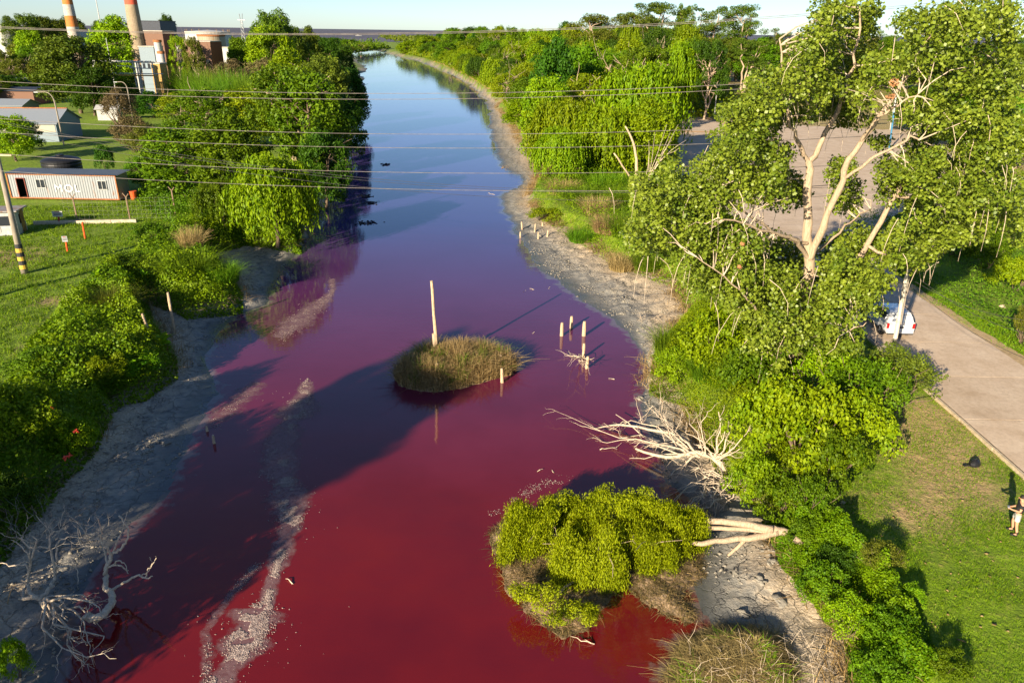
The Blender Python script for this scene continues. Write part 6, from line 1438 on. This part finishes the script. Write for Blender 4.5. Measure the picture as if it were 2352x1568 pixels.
for s in (-1, 1):
    quad('side_window', [(s * .845, .55, 1.14), (s * .855, 1.2, 1.12), (s * .70, 1.25, 1.58), (s * .705, .62, 1.54)], M_GLASS, .025); quad('side_window', [(s * .855, 1.28, 1.12), (s * .85, 2.75, 1.1), (s * .69, 2.25, 1.54), (s * .70, 1.33, 1.58)], M_GLASS, .03)
    part('tail_light', bev(G().box((s * .82, .02, .88), (.16, .14, .36)).mesh('tail_light'), .03), M_TAIL, car)
    part('reflector', G().box((s * .7, -.07, .46), (.22, .03, .06)), M_TAIL, car)
    g = G(); g.tube([(s * .66, .5, 1.70), (s * .67, 1.3, 1.75), (s * .64, 2.2, 1.70)], .025, 6); part('roof_rail', g, M_BLKB, car)
    part('mirror', bev(G().box((s * .99, 2.75, 1.13), (.2, .12, .15)).mesh('mirror'), .03), M_CARW, car)
    for y_ in (.75, 3.42):
        w_ = part('wheel', G().lathe([(.2, -.11), (.3, -.11), (.345, -.07), (.345, .07), (.3, .11), (.2, .11)], n=22, caps=False), M_TYRE, car); w_.location = (s * .83, y_, .33); w_.rotation_euler = (0, R(90), 0)
        g = G(); g.lathe([(.06, .1), (.06, .115)], n=10)
        for q in range(5): a = q * 1.2566; g.box((.13 * math.cos(a), .13 * math.sin(a), s * .1), (.2, .055, .02), a)
        g.lathe([(.205, -.10), (.205, .10)], n=22, caps=False); link('rim', g.mesh('rim'), M_RIM, parent=w_); link('hub_disc', G().lathe([(.2, -.02), (.2, .02)], n=18).mesh('hub_disc'), M_BLKB, parent=w_)
part('bumper', bev(G().box((0, .0, .46), (1.74, .2, .2)).mesh('bumper'), .05), M_CARW, car); part('lower_trim', G().box((0, -.02, .36), (1.6, .16, .09)), M_BLKB, car); part('number_plate', G().box((0, -.005, .78), (.42, .02, .12)), M_BLKB, car); part('tailgate_trim', G().box((0, -.005, .93), (.5, .03, .035)), M_RIM, car)
part('aerial', G().tube([(0, .55, 1.68), (0, .3, 1.95)], .012, 5), M_BLKB, car); part('underbody', G().box((0, 2.1, .36), (1.5, 3.9, .2)), M_BLKB, car)
# leaning pole by the road with its wires
b = at(2047, 829, LAND); tp = aty(2086, 610, b[1]); t = thing('leaning_pole', 'pale peeling pole leaning beside the parked white car', 'pole', b); g = G(); through(g, [b - [0, 0, .3], b + (tp - b) * .25], .13, .12, 8, 2, .0); part('butt', g, simple('dark_pole_foot', (.13, .12, .1), (.06, .06, .05), 4, .9), t, world=True)
g = G(); through(g, [b + (tp - b) * .25, b + (tp - b) * .6, tp], .125, .10, 8, 3, .0); part('shaft', g, rusty('peeling_white', (.68, .6, .48), (.45, .22, .1), .4, 2), t, world=True); g = G(); g.tube([b + (tp - b) * .4 + [.16, -.05, 0], tp + [.14, -.05, 0]], .035, 5); part('conduit', g, M_CONCP, t, world=True)
for i, (q0, q1) in enumerate([((2095, 655, b[1]), (2420, 850, 27)), ((2110, 640, b[1]), (2440, 790, 30)), ((2090, 640, b[1]), (2420, 745, 32))]):
    a, e = aty(*q0), aty(*q1); g = G(); g.tube([a + (e - a) * s - np.array([0, 0, .5 * math.sin(s * math.pi)]) for s in np.linspace(0, 1, 14)], .012, 4); tag(link('overhead_wire', g.mesh('overhead_wire'), M_WIRED), ['lowest dark wire running down to the right above the road verge', 'middle dark wire above the far road verge', 'upper dark wire over the rough slope'][i], 'wire', 'dark roadside wires')
# black bag
b = at(2238, 1069, LAND); t = thing('black_bag', 'black rucksack lying on the right lawn near the kerb', 'bag', (b[0], b[1], LAND + .02), R(15)); g = G()
V = []; pr_ = [(0, .0), (.2, .02), (.26, .12), (.2, .24), (.0, .28)]
me = bpy.data.meshes.new('pouch'); bm = bmesh.new(); bmesh.ops.create_uvsphere(bm, u_segments=14, v_segments=9, radius=.5)
for v_ in bm.verts: v_.co.x *= .62; v_.co.y *= .42; v_.co.z = max(-.1, v_.co.z) * .5 + .06; v_.co.x += .05 * math.sin(v_.co.y * 9)
bm.to_mesh(me); bm.free(); link('pouch', me, M_BLACKP, parent=t); g.tube([(-.28, -.05, .1), (-.45, -.1, .12), (-.58, -.02, .05), (-.55, .1, .03), (-.38, .1, .05)], .03, 5); part('strap', g, M_BLACKP, t)
g = G(); g.tube([(-.08, 0, .29), (0, 0, .37), (.08, 0, .29)], .018, 5); part('handle', g, M_BLACKP, t)
# ================================================================== PERSON
M_SKIN = simple('skin', (.58, .30, .18), (.5, .25, .15), 5, .5); M_TEE = simple('black_tee', (.018, .018, .02), rough=.85); M_SHORT = simple('white_shorts', (.5, .48, .44), rough=.85); M_HAIR = simple('dark_hair', (.02, .015, .012), rough=.7)
def skin(name, pts, edges, rad, mat, parent, rootv=0, sub=1):
    me = bpy.data.meshes.new(name); me.from_pydata(pts, edges, []); me.update(); o = link(name, me, mat, parent=parent); m_ = o.modifiers.new('skin', 'SKIN'); m_.use_smooth_shade = True
    for i, sv in enumerate(me.skin_vertices[0].data): sv.radius = rad[i] if isinstance(rad[i], tuple) else (rad[i], rad[i]); sv.use_root = (i == rootv)
    s = o.modifiers.new('sub', 'SUBSURF'); s.levels = sub; s.render_levels = sub; return o
pb = at(2324, 1224, LAND); per = thing('person', 'person in black t-shirt and white shorts standing on the lawn holding a controller', 'person', (pb[0], pb[1], LAND + .02), R(65))
J = [(0, 0, .95), (0, -.01, 1.12), (0, -.02, 1.30), (0, -.01, 1.44), (0, .0, 1.52), (0, .03, 1.60), (0, .045, 1.68),      # pelvis .. head (faces +y)
     (.10, 0, .90), (.15, .06, .50), (.17, -.02, .10), (.18, .10, .04), (.18, .17, .03),
     (-.10, 0, .90), (-.16, -.02, .50), (-.19, -.12, .10), (-.20, .0, .04), (-.20, .07, .03),
     (.19, -.01, 1.41), (.25, .02, 1.14), (.12, .26, 1.10), (.08, .32, 1.11), (-.19, -.01, 1.41), (-.25, .02, 1.14), (-.12, .26, 1.10), (-.08, .32, 1.11)]
E_ = [(0, 1), (1, 2), (2, 3), (3, 4), (4, 5), (5, 6), (0, 7), (7, 8), (8, 9), (9, 10), (10, 11), (0, 12), (12, 13), (13, 14), (14, 15), (15, 16), (3, 17), (17, 18), (18, 19), (19, 20), (3, 21), (21, 22), (22, 23), (23, 24)]
RR = [(.14, .11), (.13, .10), (.15, .11), (.12, .09), .055, .085, .075, .09, .062, .045, .05, .035, .09, .062, .045, .05, .035, .065, .045, .032, .03, .065, .045, .032, .03]
RR = [x if isinstance(x, tuple) else (x, x) for x in RR]
P_ = list(J); Ee = list(E_); Rq = list(RR)
for s, h in ((1, 20), (-1, 24)):
    for f in range(4):
        k = len(P_); hx = s * .08; fx = hx + s * (-.035 + .023 * f)
        P_ += [(fx, .355, 1.125 - .004 * f), (fx - s * .01, .385 + .004 * (f % 2), 1.10), (fx - s * .02, .38, 1.075)]; Rq += [(.010, .010)] * 3; Ee += [(h, k), (k, k + 1), (k + 1, k + 2)]
    k = len(P_); P_ += [(s * .045, .33, 1.135), (s * .03, .355, 1.14)]; Rq += [(.012, .012)] * 2; Ee += [(h, k), (k, k + 1)]
skin('body', P_, Ee, Rq, M_SKIN, per, sub=2)
skin('shirt', [(0, 0, .98), (0, -.01, 1.12), (0, -.02, 1.30), (0, -.01, 1.43), (.19, -.01, 1.405), (.235, .01, 1.24), (-.19, -.01, 1.405), (-.235, .01, 1.24)], [(0, 1), (1, 2), (2, 3), (3, 4), (4, 5), (3, 6), (6, 7)], [(.20, .16), (.20, .155), (.215, .16), (.16, .12), (.11, .11), (.10, .10), (.11, .11), (.10, .10)], M_TEE, per, sub=2)
skin('shorts', [(0, 0, 1.0), (0, 0, .92), (.11, .01, .84), (.145, .045, .60), (-.11, .0, .84), (-.15, .0, .60)], [(0, 1), (1, 2), (2, 3), (1, 4), (4, 5)], [(.16, .125), (.165, .13), (.11, .11), (.105, .105), (.11, .11), (.105, .105)], M_SHORT, per, sub=2)
for s, q in ((1, [(.17, -.05, .06), (.18, .06, .05), (.18, .2, .04)]), (-1, [(-.19, -.15, .06), (-.2, -.03, .05), (-.2, .1, .04)])): skin('shoe', q, [(0, 1), (1, 2)], [(.055, .055), (.055, .05), (.05, .04)], M_TEE, per, sub=1); skin('sock', [(q[0][0], q[0][1] + .03, .08), (q[0][0], q[0][1] + .035, .22)], [(0, 1)], [(.054, .054), (.056, .056)], M_TEE, per, sub=1)
def blob(name, c, s, mat):
    me = bpy.data.meshes.new(name); bm = bmesh.new(); bmesh.ops.create_uvsphere(bm, u_segments=16, v_segments=10, radius=1); [setattr(v_, 'co', Vector((v_.co.x * s[0] + c[0], v_.co.y * s[1] + c[1], v_.co.z * s[2] + c[2]))) for v_ in bm.verts]
    bm.to_mesh(me); bm.free(); me.polygons.foreach_set('use_smooth', np.ones(len(me.polygons), bool)); return link(name, me, mat, parent=per)
blob('hair', (0, .012, 1.685), (.093, .105, .095), M_HAIR); blob('nose', (0, .142, 1.63), (.014, .02, .02), M_SKIN); blob('eye', (.033, .118, 1.655), (.012, .01, .008), M_HAIR); blob('eye', (-.033, .118, 1.655), (.012, .01, .008), M_HAIR); blob('ear', (.09, .03, 1.64), (.012, .02, .03), M_SKIN); blob('ear', (-.09, .03, 1.64), (.012, .02, .03), M_SKIN); blob('mouth', (0, .128, 1.595), (.025, .008, .006), M_TAIL)
b = Vector((0, .37, 1.13)); t = thing('controller', 'small grey controller held in both hands by the person in black', 'controller', per.location + Matrix.Rotation(R(65), 3, 'Z') @ b, R(65)); part('case', bev(G().box((0, 0, 0), (.17, .09, .04)).mesh('case'), .012), M_STEEL, t); part('stick', G().box((.04, .0, .035), (.012, .012, .03)), M_BLKB, t)
# wooden plank and rocks on shores
b = at(1243, 381, .4); t = thing('broken_slab', 'pale broken slab lying at the foot of the willows on the right shore', 'debris', b, R(8)); part('slab', bev(G().box((0, 0, .25), (2.2, .9, .5)).mesh('slab'), .06), M_KERB, t); g = G(); deadlimb(g, (.2, 0, .4), (-.1, .2, 3.0), .05, np.random.default_rng(4), 1, .1, 0, 2); part('stick', g, DEADW, t)
def rock(u, v, z, s, label, mat, seed, name='rock', cat='rock'):
    r = np.random.default_rng(seed); me = bpy.data.meshes.new(name); bm = bmesh.new(); bmesh.ops.create_icosphere(bm, subdivisions=3, radius=1)
    for v_ in bm.verts: k = .45 + 1.0 * float(vnoise(v_.co.x * 2.1 + seed * 3 + v_.co.z, v_.co.y * 2.1 - v_.co.z, seed)); v_.co = Vector((v_.co.x * s[0] * k, v_.co.y * s[1] * k, v_.co.z * s[2] * k))
    bm.to_mesh(me); bm.free(); c = at(u, v, z); o = link(name, me, mat, loc=(c[0], c[1], gz(c[0], c[1]) + s[2] * .1), rz=r.uniform(0, 3)); tag(o, label, cat)
M_MUDR = simple('mud_rock', (.32, .29, .24), (.17, .155, .13), 4, .85, bmp=.05)
for i, (u, v, s, lb) in enumerate([(1240, 540, (.28, .2, .18), 'round grey lump beside a stake in the small stake group'), (1470, 905, (.35, .25, .22), 'grey mud lump in the pale blue shallows'), (465, 882, (.6, .2, .15), 'tan mud lump at the tip of the left mud point'), (378, 1012, (.35, .3, .22), 'sunlit pale mud lump on the shaded left mud'), (345, 1020, (.25, .2, .2), 'smaller pale mud lump left of the sunlit one'),
                                   (1745, 1340, (.4, .3, .22), 'big mud clod in the dry cracks under the right bank'), (1790, 1380, (.45, .3, .25), 'mud clod lowest in the cracked mud'), (1710, 1400, (.35, .25, .2), 'rounded mud clod beside the grey pool'), (1768, 1300, (.3, .25, .18), 'flat mud clod nearest the fallen willow trunk'),
                                   (1690, 1310, (.35, .22, .16), 'mud clod left of the flat one'), (1380, 640, (.4, .2, .1), 'pale mud slab on the grey shore left of the cottonwood'), (1430, 715, (.45, .2, .12), 'smooth mud hump by the wet channel'), (1935, 1155, (.22, .15, .08), 'pale stone on the right lawn beside the shrub'), (2302, 770 - 65, (.3, .25, .2), 'pale stone on the slope beyond the road')]):
    rock(u, v, .3 if u < 1930 else LAND, tuple(q * .72 for q in s), lb, M_MUDR if 'pale stone' not in lb else M_KERB, 10 + i)
